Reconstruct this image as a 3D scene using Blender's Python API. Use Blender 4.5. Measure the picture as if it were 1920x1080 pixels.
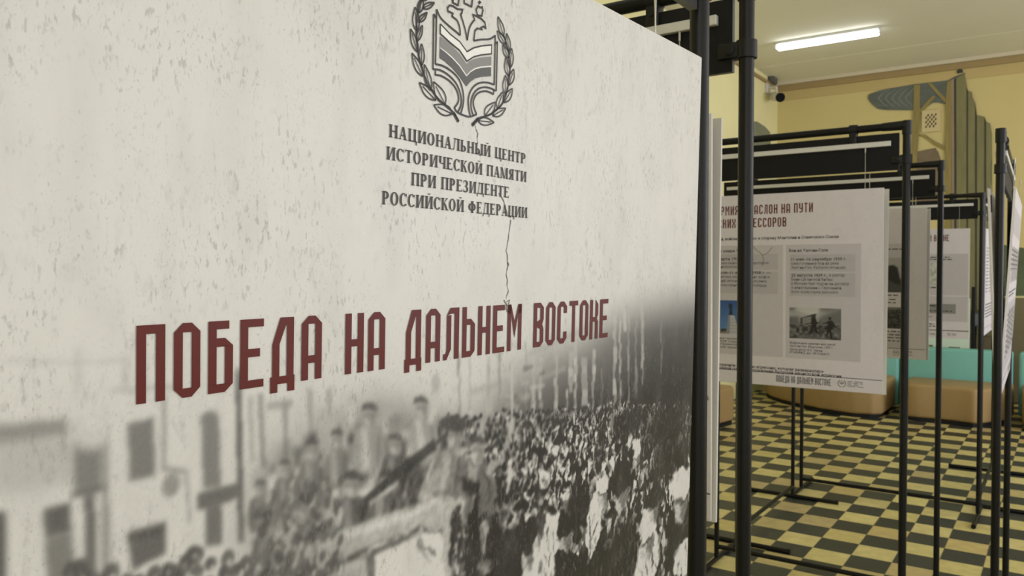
import bpy, bmesh, math, random
import numpy as np
from mathutils import Vector, Matrix
from mathutils.geometry import tessellate_polygon
scn = bpy.context.scene
COL = scn.collection
for o in list(bpy.data.objects):
    bpy.data.objects.remove(o)
random.seed(7)
R = math.radians

# ------------------------------------------------------------------ camera
CAM_H, YAW, PITCH, FPX = 1.538, 0.6063, -0.0232, 1500.0
cd = bpy.data.cameras.new('camera')
cam = bpy.data.objects.new('camera', cd)
COL.objects.link(cam)
cam.location = (0, 0, CAM_H)
cam.rotation_euler = (math.pi / 2 + PITCH, 0, YAW)
cd.sensor_width = 36.0
cd.lens = 36.0 * FPX / 1920.0
cd.clip_start = 0.02
cd.dof.use_dof = True
cd.dof.focus_distance = 0.50
cd.dof.aperture_fstop = 30.0
scn.camera = cam

# ------------------------------------------------------------------ exposure, world, daylight
scn.view_settings.view_transform = 'Standard'
scn.view_settings.look = 'None'
scn.view_settings.gamma = 1.0
scn.view_settings.use_curve_mapping = False
scn.view_settings.exposure = 0.0
w = bpy.data.worlds.new('world')
scn.world = w
w.use_nodes = True
w.node_tree.nodes['Background'].inputs[0].default_value = (0.75, 0.85, 1.0, 1)
w.node_tree.nodes['Background'].inputs[1].default_value = 0.3

ROOM = dict(x0=-3.22, x1=4.6, y0=-3.6, y1=10.9)
WIN_Y = (-1.8, 0.6, 3.0, 5.4, 7.8)
WIN_W, WIN_Z0, WIN_Z1 = 1.6, 0.9, 3.5
WIN_POWER = (23, 25, 46, 72, 94)
for y, pw in zip(WIN_Y, WIN_POWER):                                  # daylight through the windows of the right wall
    ld = bpy.data.lights.new('window_and_fill_light', 'AREA')
    ld.shape = 'RECTANGLE'
    ld.size, ld.size_y = WIN_Z1 - WIN_Z0, WIN_W
    ld.energy = pw
    ld.color = (0.95, 0.965, 1.10)
    lo = bpy.data.objects.new('window_and_fill_light', ld)
    COL.objects.link(lo)
    lo.location = (ROOM['x1'] - 0.06, y, (WIN_Z0 + WIN_Z1) / 2)
    lo.rotation_euler = (0, R(90), 0)

FILL_WIN_X, FILL_WIN_POWER = (0.6, 2.9), 42
for x in FILL_WIN_X:                                 # fill lights as unseen windows behind the camera, added to brighten posters and back wall
    ld = bpy.data.lights.new('window_and_fill_light', 'AREA')
    ld.shape = 'RECTANGLE'
    ld.size, ld.size_y = WIN_W, WIN_Z1 - WIN_Z0
    ld.energy = FILL_WIN_POWER
    ld.color = (0.95, 0.965, 1.10)
    lo = bpy.data.objects.new('window_and_fill_light', ld)
    COL.objects.link(lo)
    lo.location = (x, ROOM['y0'] + 0.06, (WIN_Z0 + WIN_Z1) / 2)
    lo.rotation_euler = (R(90), 0, 0)

# ------------------------------------------------------------------ pixel -> place helpers
fw = np.array([-math.sin(YAW) * math.cos(PITCH), math.cos(YAW) * math.cos(PITCH), math.sin(PITCH)])
rt = np.array([math.cos(YAW), math.sin(YAW), 0.0])
up = np.cross(rt, fw)
CC = np.array([0, 0, CAM_H])
def ray(u, v): return fw + rt * (u - 960) / FPX + up * (540 - v) / FPX
def at_x(u, v, X): d = ray(u, v); return CC + d * (X / d[0])
def at_y(u, v, Y): d = ray(u, v); return CC + d * (Y / d[1])
def at_z(u, v, Z): d = ray(u, v); return CC + d * ((Z - CAM_H) / d[2])

# ------------------------------------------------------------------ materials
def s2l(c):
    return tuple((x / 255 / 12.92) if x / 255 <= 0.04045 else ((x / 255 + 0.055) / 1.055) ** 2.4 for x in c)
MATS = {}
def mat(name, rgb, rough=0.6, spec=0.5, metal=0.0, noise=0.0, nscale=30.0, bump=0.0, stretch=(1, 1, 1)):
    if name in MATS: return MATS[name]
    m = bpy.data.materials.new(name); m.use_nodes = True
    nt = m.node_tree; b = nt.nodes['Principled BSDF']
    b.inputs['Roughness'].default_value = rough
    b.inputs['Metallic'].default_value = metal
    b.inputs['Specular IOR Level'].default_value = spec
    tc = nt.nodes.new('ShaderNodeTexCoord'); mp = nt.nodes.new('ShaderNodeMapping')
    mp.inputs['Scale'].default_value = stretch
    nt.links.new(tc.outputs['Object'], mp.inputs[0])
    n = nt.nodes.new('ShaderNodeTexNoise'); n.inputs['Scale'].default_value = nscale
    n.inputs['Detail'].default_value = 5
    nt.links.new(mp.outputs[0], n.inputs['Vector'])
    mx = nt.nodes.new('ShaderNodeMix'); mx.data_type = 'RGBA'
    mx.inputs['A'].default_value = tuple(c * (1 - noise) for c in rgb) + (1,)
    mx.inputs['B'].default_value = tuple(min(1, c * (1 + noise)) for c in rgb) + (1,)
    nt.links.new(n.outputs['Fac'], mx.inputs['Factor'])
    nt.links.new(mx.outputs['Result'], b.inputs['Base Color'])
    if bump:
        bp = nt.nodes.new('ShaderNodeBump'); bp.inputs['Strength'].default_value = bump
        bp.inputs['Distance'].default_value = 0.004
        nt.links.new(n.outputs['Fac'], bp.inputs['Height'])
        nt.links.new(bp.outputs[0], b.inputs['Normal'])
    MATS[name] = m
    return m

M_PIPE = mat('black_powder_coat', (0.0055, 0.006, 0.006), 0.36, 0.24, noise=0.3, nscale=220, bump=0.06)
M_JOINT = mat('black_plastic', (0.0065, 0.007, 0.007), 0.45, 0.28, noise=0.25, nscale=90)
M_HEAD = mat('black_board', (0.006, 0.0065, 0.007), 0.55, 0.2, noise=0.3, nscale=160)
M_HEDGE = mat('grey_board_edge', (0.20, 0.21, 0.215), 0.6, 0.3, noise=0.1)
M_ALU = mat('brushed_aluminium', (0.62, 0.62, 0.60), 0.45, 0.5, metal=0.25, noise=0.05, nscale=60)
M_WIRE = mat('steel_wire', (0.42, 0.40, 0.36), 0.4, 0.5, metal=0.6, noise=0.3, nscale=900)
M_FOAM = mat('white_foam_board', (0.80, 0.79, 0.76), 0.7, 0.3, noise=0.03)
M_FOAMB = mat('foam_board_back', (0.62, 0.60, 0.55), 0.7, 0.3, noise=0.04)
M_INK = mat('black_ink', (0.02, 0.018, 0.016), 0.45, 0.4, noise=0.1)
M_RED = mat('maroon_ink', s2l((92, 27, 19)), 0.42, 0.28, noise=0.06, nscale=300)
M_GREYINK = mat('grey_ink', (0.23, 0.23, 0.225), 0.45, 0.4, noise=0.05)
M_DGREYINK = mat('dark_grey_ink', (0.085, 0.085, 0.083), 0.45, 0.4, noise=0.05)
M_WHITEINK = mat('white_ink', (0.83, 0.83, 0.81), 0.45, 0.4, noise=0.02)
M_BOXINK = mat('pale_grey_ink', (0.50, 0.472, 0.50), 0.5, 0.4, noise=0.05, nscale=40)
M_BOX2INK = mat('mid_grey_ink', (0.43, 0.405, 0.43), 0.5, 0.4, noise=0.05, nscale=40)
M_BODYINK = mat('text_ink', (0.05, 0.047, 0.046), 0.5, 0.4, noise=0.05)

def print_mat(name, specks=1.0, rough=0.38):
    """printed laminate: picture colour from the sheet's own attribute + procedural plaster flecks"""
    m = bpy.data.materials.new(name); m.use_nodes = True
    nt = m.node_tree; b = nt.nodes['Principled BSDF']; N = nt.nodes.new; L = nt.links.new
    b.inputs['Roughness'].default_value = rough
    b.inputs['Specular IOR Level'].default_value = 0.5
    a = N('ShaderNodeAttribute'); a.attribute_name = 'Col'
    tc = N('ShaderNodeTexCoord')
    def flecks(scale, lo, hi, stretch, rot, seed):
        mp = N('ShaderNodeMapping'); mp.inputs['Scale'].default_value = stretch
        mp.inputs['Rotation'].default_value = (0, rot, 0)
        mp.inputs['Location'].default_value = (seed, seed * 0.7, seed * 1.3)
        L(tc.outputs['Object'], mp.inputs[0])
        n = N('ShaderNodeTexNoise'); n.inputs['Scale'].default_value = scale
        n.inputs['Detail'].default_value = 3; n.inputs['Roughness'].default_value = 0.62
        L(mp.outputs[0], n.inputs['Vector'])
        r = N('ShaderNodeMapRange'); r.inputs['From Min'].default_value = lo; r.inputs['From Max'].default_value = hi
        L(n.outputs['Fac'], r.inputs['Value'])
        return r.outputs['Result']
    def patch(scale, lo, hi, seed):
        return flecks(scale, lo, hi, (1, 1, 1), 0, seed)
    def math_(op, x, y):
        q = N('ShaderNodeMath'); q.operation = op; q.use_clamp = True
        for i, t in enumerate((x, y)):
            if isinstance(t, float): q.inputs[i].default_value = t
            else: L(t, q.inputs[i])
        return q.outputs[0]
    f1 = math_('MULTIPLY', flecks(330, 0.56, 0.66, (1, 1, 0.40), 0.22, 1.0), patch(17, 0.42, 0.60, 3.0))
    f2 = math_('MULTIPLY', flecks(120, 0.56, 0.70, (1.0, 1, 0.42), 0.15, 5.0), patch(8, 0.40, 0.56, 9.0))
    f3 = math_('MULTIPLY', flecks(700, 0.60, 0.70, (1, 1, 0.6), 0.3, 15.0), patch(30, 0.40, 0.58, 4.0))
    f4 = math_('MULTIPLY', flecks(26, 0.46, 0.75, (1, 1, 0.4), 0.0, 21.0), 0.16)
    s = math_('ADD', math_('MULTIPLY', f1, 0.42), math_('MULTIPLY', f2, 0.28))
    s = math_('ADD', s, math_('MULTIPLY', f3, 0.40))
    s = math_('ADD', s, f4)
    s = math_('MULTIPLY', s, float(specks) * 0.999)
    mx = N('ShaderNodeMix'); mx.data_type = 'RGBA'
    L(s, mx.inputs['Factor']); L(a.outputs['Color'], mx.inputs['A'])
    mx.inputs['B'].default_value = (0.20, 0.195, 0.19, 1)
    L(mx.outputs['Result'], b.inputs['Base Color'])
    return m
M_PRINT = print_mat('plaster_look_print', 0.95, 0.40)
M_PRINT2 = print_mat('plaster_look_print_soft', 0.5, 0.5)

def paper_mat():
    return M_PRINT2

def floor_mat():
    m = bpy.data.materials.new('yellow_and_black_tiles'); m.use_nodes = True
    nt = m.node_tree; b = nt.nodes['Principled BSDF']; N = nt.nodes.new; L = nt.links.new
    tc = N('ShaderNodeTexCoord'); sp = N('ShaderNodeSeparateXYZ'); L(tc.outputs['Object'], sp.inputs[0])
    def mth(op, *xs):
        q = N('ShaderNodeMath'); q.operation = op
        for i, t in enumerate(xs):
            if isinstance(t, (int, float)): q.inputs[i].default_value = t
            else: L(t, q.inputs[i])
        return q.outputs[0]
    gx = mth('DIVIDE', mth('ADD', sp.outputs[0], 1.135), 0.2)
    gy = mth('DIVIDE', mth('ADD', sp.outputs[1], -4.359), 0.2)
    ix, iy = mth('FLOOR', gx), mth('FLOOR', gy)
    par = mth('FLOORED_MODULO', mth('ADD', ix, iy), 2.0)
    cv = N('ShaderNodeCombineXYZ'); L(ix, cv.inputs[0]); L(iy, cv.inputs[1])
    wn = N('ShaderNodeTexWhiteNoise'); L(cv.outputs[0], wn.inputs['Vector'])
    cr = N('ShaderNodeValToRGB'); L(wn.outputs['Value'], cr.inputs[0])
    e = cr.color_ramp.elements
    e[0].position = 0; e[0].color = (0.56, 0.475, 0.185, 1)
    e[1].position = 1; e[1].color = (0.70, 0.615, 0.25, 1)
    for p, c in ((0.12, (0.51, 0.41, 0.20, 1)), (0.25, (0.57, 0.45, 0.18, 1)), (0.45, (0.62, 0.54, 0.21, 1)), (0.8, (0.66, 0.57, 0.25, 1))):
        x = cr.color_ramp.elements.new(p); x.color = c
    dk = N('ShaderNodeMix'); dk.data_type = 'RGBA'
    dk.inputs['A'].default_value = (0.030, 0.036, 0.030, 1); dk.inputs['B'].default_value = (0.044, 0.048, 0.041, 1)
    L(wn.outputs['Value'], dk.inputs['Factor'])
    mx = N('ShaderNodeMix'); mx.data_type = 'RGBA'
    L(par, mx.inputs['Factor']); L(cr.outputs[0], mx.inputs['A']); L(dk.outputs['Result'], mx.inputs['B'])
    nz = N('ShaderNodeTexNoise'); nz.inputs['Scale'].default_value = 14; nz.inputs['Detail'].default_value = 6
    L(tc.outputs['Object'], nz.inputs['Vector'])
    mu = N('ShaderNodeMix'); mu.data_type = 'RGBA'; mu.blend_type = 'MULTIPLY'
    mu.inputs['Factor'].default_value = 1.0
    L(mx.outputs['Result'], mu.inputs['A'])
    rp = N('ShaderNodeMapRange'); rp.inputs['From Min'].default_value = 0.25; rp.inputs['From Max'].default_value = 0.75
    rp.inputs['To Min'].default_value = 0.80; rp.inputs['To Max'].default_value = 1.1
    L(nz.outputs['Fac'], rp.inputs['Value']); L(rp.outputs[0], mu.inputs['B'])
    # thin joints
    fx = mth('FRACT', gx); fy = mth('FRACT', gy)
    ed = mth('MINIMUM', mth('MINIMUM', fx, mth('SUBTRACT', 1.0, fx)), mth('MINIMUM', fy, mth('SUBTRACT', 1.0, fy)))
    jt = mth('LESS_THAN', ed, 0.009)
    jm = N('ShaderNodeMix'); jm.data_type = 'RGBA'; L(mth('MULTIPLY', jt, 0.7), jm.inputs['Factor'])
    L(mu.outputs['Result'], jm.inputs['A']); jm.inputs['B'].default_value = (0.15, 0.13, 0.08, 1)
    L(jm.outputs['Result'], b.inputs['Base Color'])
    b.inputs['Roughness'].default_value = 0.42
    b.inputs['Specular IOR Level'].default_value = 0.35
    return m
M_FLOOR = floor_mat()
M_WALLB = mat('ochre_plaster', (0.68, 0.58, 0.27), 0.8, 0.2, noise=0.05, nscale=3, bump=0.05)
M_WALLL = mat('yellow_plaster', (0.88, 0.82, 0.46), 0.8, 0.2, noise=0.04, nscale=3, bump=0.05)
M_CEIL = mat('cream_ceiling_paint', (0.86, 0.84, 0.72), 0.85, 0.2, noise=0.03, nscale=1.5)
M_TRIMW = mat('cream_moulding', s2l((214, 205, 180)), 0.7, 0.3, noise=0.03)
M_TRIMO = mat('brown_moulding', (0.38, 0.28, 0.13), 0.7, 0.3, noise=0.08, nscale=8)
M_DADO = mat('olive_dado_paint', s2l((122, 112, 82)), 0.6, 0.4, noise=0.05, nscale=6)
M_BEIGE = mat('beige_leatherette', s2l((164, 138, 94)), 0.5, 0.4, noise=0.06, nscale=25, bump=0.08)
M_TEAL = mat('teal_leatherette', (0.20, 0.50, 0.45), 0.5, 0.4, noise=0.05, nscale=25, bump=0.08)
M_RUBBER = mat('black_plinth', (0.01, 0.01, 0.01), 0.7, 0.3, noise=0.2)

# ------------------------------------------------------------------ mesh helpers
def link(name, me, m=None, parent=None, smooth=False):
    if m is not None and not me.materials:
        for k in (m if isinstance(m, (list, tuple)) else [m]): me.materials.append(k)
    if smooth:
        for p in me.polygons: p.use_smooth = True
    o = bpy.data.objects.new(name, me); COL.objects.link(o)
    if parent: o.parent = parent
    return o
def from_bm(name, bm, m=None, parent=None, smooth=False):
    me = bpy.data.meshes.new(name)
    bmesh.ops.recalc_face_normals(bm, faces=bm.faces)
    bm.to_mesh(me); bm.free()
    o = link(name, me, m, parent, False)
    if smooth:
        me.shade_smooth() if hasattr(me, 'shade_smooth') else None
        me.set_sharp_from_angle(angle=R(40))
    return o
def b_box(bm, x0, x1, y0, y1, z0, z1, bev=0.0, seg=2):
    r = bmesh.ops.create_cube(bm, size=1.0)
    vs = r['verts']
    bmesh.ops.scale(bm, vec=(x1 - x0, y1 - y0, z1 - z0), verts=vs)
    bmesh.ops.translate(bm, vec=((x0 + x1) / 2, (y0 + y1) / 2, (z0 + z1) / 2), verts=vs)
    if bev:
        es = list({e for v in vs for e in v.link_edges})
        bmesh.ops.bevel(bm, geom=es, offset=bev, segments=seg, profile=0.5, affect='EDGES')
def b_tube(bm, p, q, r0, r1=None, seg=20, caps=True):
    p, q = Vector(p), Vector(q); d = q - p
    M = Matrix.Translation((p + q) / 2) @ d.to_track_quat('Z', 'Y').to_matrix().to_4x4()
    bmesh.ops.create_cone(bm, cap_ends=caps, segments=seg, radius1=r0, radius2=r0 if r1 is None else r1, depth=d.length, matrix=M)
def b_poly(bm, pts):
    """flat polygon from 3-D points (concave allowed)"""
    vs = [bm.verts.new(p) for p in pts]
    for t in tessellate_polygon([[Vector(p) for p in pts]]):
        try: bm.faces.new([vs[i] for i in t])
        except ValueError: pass
def b_prism(bm, pts, z0, z1, bev=0.0, seg=3):
    vs = [bm.verts.new((x, y, z0)) for x, y in pts]
    f = bm.faces.new(vs)
    r = bmesh.ops.extrude_face_region(bm, geom=[f])
    nv = [g for g in r['geom'] if isinstance(g, bmesh.types.BMVert)]
    bmesh.ops.translate(bm, vec=(0, 0, z1 - z0), verts=nv)
    if bev:
        allv = set(vs) | set(nv)
        es = [e for e in bm.edges if e.verts[0] in allv and e.verts[1] in allv]
        bmesh.ops.bevel(bm, geom=es, offset=bev, segments=seg, profile=0.5, affect='EDGES', clamp_overlap=True)
def thing(name, label, cat, loc=(0, 0, 0), rot=(0, 0, 0), group=None):
    o = bpy.data.objects.new(name, None); COL.objects.link(o)
    o.empty_display_size = 0.1
    o.location = loc; o.rotation_euler = rot
    o['label'] = label; o['category'] = cat
    if group: o['group'] = group
    return o
def struct(o):
    o['kind'] = 'structure'; return o

# ------------------------------------------------------------------ the room
X0, X1, Y0, Y1 = ROOM['x0'], ROOM['x1'], ROOM['y0'], ROOM['y1']
cc = at_x(1413, 125, X0)
CEIL = float(cc[2]); COVE_Y = float(cc[1])
CROWN = float(at_y(1458, 161, Y1)[2])
def slab(name, x0, x1, y0, y1, z0, z1, m):
    bm = bmesh.new(); b_box(bm, x0, x1, y0, y1, z0, z1)
    return struct(from_bm(name, bm, m))
slab('floor', X0 - .1, X1 + .1, Y0 - .1, Y1 + .1, -0.1, 0, M_FLOOR)
slab('ceiling', X0 - .1, X1 + .1, Y0 - .1, Y1 + .1, CEIL, CEIL + .1, M_CEIL)
slab('wall_left', X0 - .1, X0, Y0, Y1, 0, CEIL, M_WALLL)
wall_back = slab('wall_back', X0 - .1, X1 + .1, Y1, Y1 + .1, 0, CEIL, M_WALLB)
slab('wall_right', X1, X1 + .1, Y0, Y1, 0, CEIL, M_WALLL)
slab('wall_front', X0 - .1, X1 + .1, Y0 - .1, Y0, 0, CEIL, M_WALLL)
bm = bmesh.new()                                  # sloped cove between the ceiling and the back wall
prof = [(COVE_Y, CEIL + .02), (COVE_Y + 0.10, CEIL - 0.004), (Y1 - .02, CROWN + 0.03), (Y1 + .02, CROWN + .03), (Y1 + .02, CEIL + .02)]
a = [bm.verts.new((X0, y, z)) for y, z in prof]; b = [bm.verts.new((X1, y, z)) for y, z in prof]
bm.faces.new(a); bm.faces.new(list(reversed(b)))
for i in range(len(prof)):
    j = (i + 1) % len(prof); bm.faces.new((a[i], b[i], b[j], a[j]))
struct(from_bm('trim_1', bm, M_CEIL))
slab('trim_2', X0, X1, Y1 - .07, Y1, CROWN - .01, CROWN + .045, M_TRIMW)
slab('trim_3', X0, X1, Y1 - .035, Y1, CROWN - .085, CROWN - .012, M_TRIMO)
slab('trim_4', X0, X1, Y1 - .012, Y1, CROWN - .21, CROWN - .086, mat('ochre_band', (0.58, 0.46, 0.21), 0.8, 0.2, noise=0.05, nscale=4))
pz = float(at_x(1413, 137, X0)[2])
slab('trim_5', X0, X0 + .03, 4.0, Y1 - .07, pz - .035, pz + .0, M_TRIMO)
slab('wall_dado_back', X0, X1, Y1 - .006, Y1, 0, 1.21, M_DADO).name = 'trim_6'
slab('trim_7', X0, X1, Y1 - .012, Y1, 1.21, 1.245, mat('cream_line', s2l((214, 204, 150)), 0.7, 0.3, noise=0.03))
for i, y in enumerate(WIN_Y):
    bm = bmesh.new()
    z0, z1, hw = WIN_Z0, WIN_Z1, WIN_W / 2
    for (ya, yb, za, zb) in ((y - hw - .08, y - hw, z0, z1), (y + hw, y + hw + .08, z0, z1), (y - hw - .08, y + hw + .08, z1, z1 + .08), (y - hw - .08, y + hw + .08, z0 - .08, z0)):
        b_box(bm, X1 - .05, X1, ya, yb, za, zb)
    struct(from_bm('window_%d' % (i + 1), bm, M_TRIMW))

for i, x in enumerate(FILL_WIN_X):  # frames of the added fill windows, not known to be in this wall
    bm = bmesh.new()
    z0, z1, hw = WIN_Z0, WIN_Z1, WIN_W / 2
    for (xa, xb, za, zb) in ((x - hw - .08, x - hw, z0, z1), (x + hw, x + hw + .08, z0, z1), (x - hw - .08, x + hw + .08, z1, z1 + .08), (x - hw - .08, x + hw + .08, z0 - .08, z0)):
        b_box(bm, xa, xb, Y0, Y0 + .05, za, zb)
    struct(from_bm('window_%d' % (i + 6), bm, M_TRIMW))

# ceiling lamps (the room's own fluorescent fittings, one of them in view)
def emit_mat():
    m = bpy.data.materials.new('lit_diffuser'); m.use_nodes = True
    b = m.node_tree.nodes['Principled BSDF']
    b.inputs['Base Color'].default_value = (0.9, 0.9, 0.88, 1)
    b.inputs['Emission Color'].default_value = (0.97, 1.0, 1.04, 1)
    b.inputs['Emission Strength'].default_value = LAMP
    return m
LAMP = 6.5
M_EMIT = emit_mat()
M_FIT = mat('white_fitting', (0.6, 0.6, 0.56), 0.5, 0.4, noise=0.03)
l0, l1 = at_z(1455, 88, CEIL - .05), at_z(1650, 60, CEIL - .05)
LX0, LX1, LY = float(l0[0]), float(l1[0]), float((l0[1] + l1[1]) / 2)
def lamp(x0, x1, y, label):
    t = thing('ceiling_lamp', label, 'lamp', ((x0 + x1) / 2, y, CEIL), group='fluorescent lamps in rows on the ceiling')
    h = (x1 - x0) / 2
    bm = bmesh.new(); b_box(bm, -h, h, -.055, .055, -.03, 0, .006); from_bm('housing', bm, M_FIT, t)
    bm = bmesh.new(); b_box(bm, -h + .004, h - .004, -.05, .05, -.085, -.0305, .02, 3); from_bm('diffuser', bm, M_EMIT, t, True)
    for s in (-1, 1):
        bm = bmesh.new(); b_box(bm, s * h - .012, s * h + .012, -.03, .03, -.07, -.0, .005); from_bm('end_cap', bm, M_FIT, t)
    for dx in (-h * .45, -h * .12, h * .85):
        bm = bmesh.new(); b_box(bm, dx - .012, dx + .012, .05, .066, -.05, -.02, .002); from_bm('clip', bm, M_FIT, t)
lamp(LX0, LX1, LY, 'lit fluorescent tube lamp on the cream ceiling near the back wall cove')
for (x, y) in ((1.2, LY), (-2.0, 4.6), (1.2, 4.6), (-2.0, 0.8), (1.2, 0.8)):
    lamp(x - .5, x + .5, y, 'lit fluorescent tube lamp further along the ceiling outside the photo')

# security camera high in the corner
p = at_x(1437, 176, X0)
t = thing('security_camera', 'small white security camera on a bracket high in the wall corner', 'camera', (X0, float(p[1]), float(p[2])))
M_SC = mat('white_camera_plastic', (0.62, 0.60, 0.54), 0.4, 0.5, noise=0.04)
bm = bmesh.new(); b_box(bm, 0, .03, -.07, .07, .0, .15, .008); b_tube(bm, (.02, 0, .08), (.13, -.02, .06), .018); b_tube(bm, (.13, -.02, .07), (.14, -.03, -.03), .018)
from_bm('bracket', bm, M_SC, t, True)
bm = bmesh.new(); b_tube(bm, (.06, .06, -.03), (.22, -.16, -.10), .055); from_bm('camera_body', bm, M_SC, t, True)
bm = bmesh.new(); b_tube(bm, (.22, -.16, -.10), (.235, -.18, -.107), .057); from_bm('lens_cover', bm, mat('lens_black', (0.004, 0.004, 0.004), 0.6, 0.1, noise=0.1), t, True)
# junction box where the cable trunking meets the corner
p = at_x(1452, 156, X0)
t = thing('junction_box', 'small dark cable box in the corner under the ceiling', 'cable box', (X0, Y1 - .35, float(p[2])))
bm = bmesh.new(); b_box(bm, 0, .07, -.1, .1, -.05, .05, .012); from_bm('box_body', bm, mat('grey_box', (0.10, 0.10, 0.09), 0.6, 0.4, noise=0.1), t, True)
bm = bmesh.new(); b_box(bm, .07, .078, -.08, .08, -.04, .04, .003); from_bm('lid', bm, mat('grey_box_lid', (0.13, 0.13, 0.115), 0.6, 0.4, noise=0.1), t, True)

# ------------------------------------------------------------------ mural painted on the walls
def mural(name, polys, m, plane, parent=None, off=0.004):
    bm = bmesh.new()
    for pts in polys:
        b_poly(bm, [tuple(plane(u, v)) for u, v in pts])
    o = from_bm(name, bm, m, parent)
    bpy.context.view_layer.update()
    return o
ZB = lambda pts: [(1600 + x / 4.154, 100 + y / 4.154) for x, y in pts]
pl_b = lambda off: (lambda u, v: at_y(u, v, Y1 - off))
M_CAN = mat('mural_grey_blue', s2l((106, 112, 106)), 0.8, 0.2, noise=0.35, nscale=7, stretch=(0.7, 1, 2.2))
M_TRK = mat('mural_bark', s2l((150, 136, 88)), 0.8, 0.2, noise=0.28, nscale=9, stretch=(3, 1, 0.4))
M_TRP = mat('mural_pale_bark', s2l((160, 140, 122)), 0.8, 0.2, noise=0.2, nscale=9, stretch=(3, 1, 0.4))
M_COLM = mat('mural_olive', s2l((134, 130, 94)), 0.8, 0.2, noise=0.22, nscale=6, stretch=(3, 1, 0.5))
M_LINE = mat('mural_dark_line', s2l((72, 74, 66)), 0.8, 0.2, noise=0.2, nscale=8)
M_BUSH = mat('mural_bush', s2l((128, 114, 94)), 0.8, 0.2, noise=0.25, nscale=7)
M_GRN = mat('mural_green', s2l((96, 106, 80)), 0.8, 0.2, noise=0.3, nscale=5)
M_WAVE = mat('mural_wave', s2l((126, 134, 130)), 0.8, 0.2, noise=0.2, nscale=9)
BOT = 2200
mural('mural_canopy', [ZB([(113, 350), (120, 320), (200, 290), (330, 265), (470, 240), (600, 225), (735, 210), (790, 180), (870, 150), (872, 250), (800, 260), (735, 400), (700, 392), (660, 383), (620, 385), (575, 415), (530, 465), (515, 440), (400, 443), (250, 440), (190, 432), (150, 400), (125, 370)])], M_CAN, pl_b(.014), wall_back)
waves = []
for k in range(5):
    x = 190 + k * 52
    up_ = [(x + 90 - 20 * k * .3, 285 - k * 4), (x + 30, 310), (x, 350), (x + 28, 385), (x + 70, 415)]
    dn_ = [(a + 14, b) for a, b in reversed(up_)]
    waves.append(ZB(up_ + dn_))
mural('mural_waves', waves, M_WAVE, pl_b(.017), wall_back)
mural('mural_trunk', [ZB([(472, 245), (520, 245), (518, 480), (497, 830), (480, BOT), (420, BOT), (452, 850), (465, 500)]),
    ZB([(518, 440), (560, 390), (618, 328), (640, 335), (580, 410), (522, 475)]),
    ZB([(575, 232), (605, 230), (715, 345), (722, 392), (690, 360)]),
    ZB([(513, 625), (560, 632), (640, 685), (716, 722), (716, 755), (630, 712), (560, 655), (513, 640)]),
    ZB([(730, 225), (765, 205), (768, 1080), (760, BOT), (690, BOT), (722, 1080), (712, 700), (722, 480), (716, 400)])], M_TRK, pl_b(.02), wall_back)
mural('mural_pale_trunk', [ZB([(765, 205), (800, 190), (800, 1080), (790, BOT), (755, BOT), (766, 1080)])], M_TRP, pl_b(.02), wall_back)
mural('mural_columns', [ZB([(800, 195), (868, 158), (886, 262), (884, BOT), (796, BOT)]), ZB([(890, 290), (922, 300), (930, 345), (950, 385), (956, BOT), (890, BOT)]),
    ZB([(960, 478), (1026, 496), (1026, BOT), (958, BOT)]), ZB([(1030, 530), (1066, 545), (1080, 630), (1086, BOT), (1030, BOT)])], M_COLM, pl_b(.018), wall_back)
mural('mural_lines', [ZB([(884, 262), (893, 290), (893, BOT), (882, BOT)]), ZB([(950, 385), (962, 478), (962, BOT), (950, BOT)]), ZB([(1022, 496), (1034, 530), (1034, BOT), (1022, BOT)]),
    ZB([(785, 200), (800, 192), (803, 1080), (800, BOT), (786, BOT), (787, 1080)]), ZB([(806, 135), (825, 122), (850, 126), (855, 150), (810, 158)])], M_LINE, pl_b(.023), wall_back)
mural('mural_bush', [ZB([(498, 765), (640, 736), (662, 770), (690, 850), (690, 1200), (480, 1200)])], M_BUSH, pl_b(.015), wall_back)
mural('mural_meadow', [[(1700, 470), (1760, 458), (1840, 452), (1900, 462), (1940, 468), (1985, 478), (2030, 500), (2070, 528), (2095, 551), (1700, 559)]], M_GRN, pl_b(.0135), wall_back)
pl_l = lambda u, v: at_x(u, v, X0 + .004)
wl = bpy.data.objects['wall_left']
mural('mural_bush', [[(1391, 262), (1393, 242), (1396, 232), (1402, 227), (1420, 228), (1434, 237), (1444, 248), (1448, 330), (1392, 330)]], mat('mural_grey_green', s2l((134, 138, 116)), 0.8, 0.2, noise=0.2, nscale=6), pl_l, wl)

# vent grille
a = at_y(1729, 208, Y1); b = at_y(1763, 246, Y1)
gw, gh = float(b[0] - a[0]), float(a[2] - b[2])
t = thing('vent_grille', 'small square cream vent grille on the ochre wall between the painted trees', 'vent', (float(a[0] + b[0]) / 2, Y1 - .013, float(a[2] + b[2]) / 2))
bm = bmesh.new(); b_box(bm, -gw / 2, gw / 2, -.012, 0, -gh / 2, gh / 2, .003); from_bm('grille_plate', bm, mat('vent_cream', (0.66, 0.55, 0.30), 0.7, 0.3, noise=0.03), t)
bm = bmesh.new()
n = 6
for i in range(n):
    for j in range(n):
        if (i + j) % 2: continue
        cx, cz = (-.5 + (i + .5) / n) * gw * .62, (-.5 + (j + .5) / n) * gh * .62
        dx, dz = gw * .62 / n * .55, gh * .62 / n * .55
        b_poly(bm, [(cx - dx, -.0125, cz - dz * .7), (cx + dx * .3, -.0125, cz - dz), (cx + dx, -.0125, cz + dz * .7), (cx - dx * .3, -.0125, cz + dz)])
from_bm('grille_holes', bm, mat('vent_dark', (0.05, 0.045, 0.035), 0.8, 0.2, noise=0.1), t)

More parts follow.
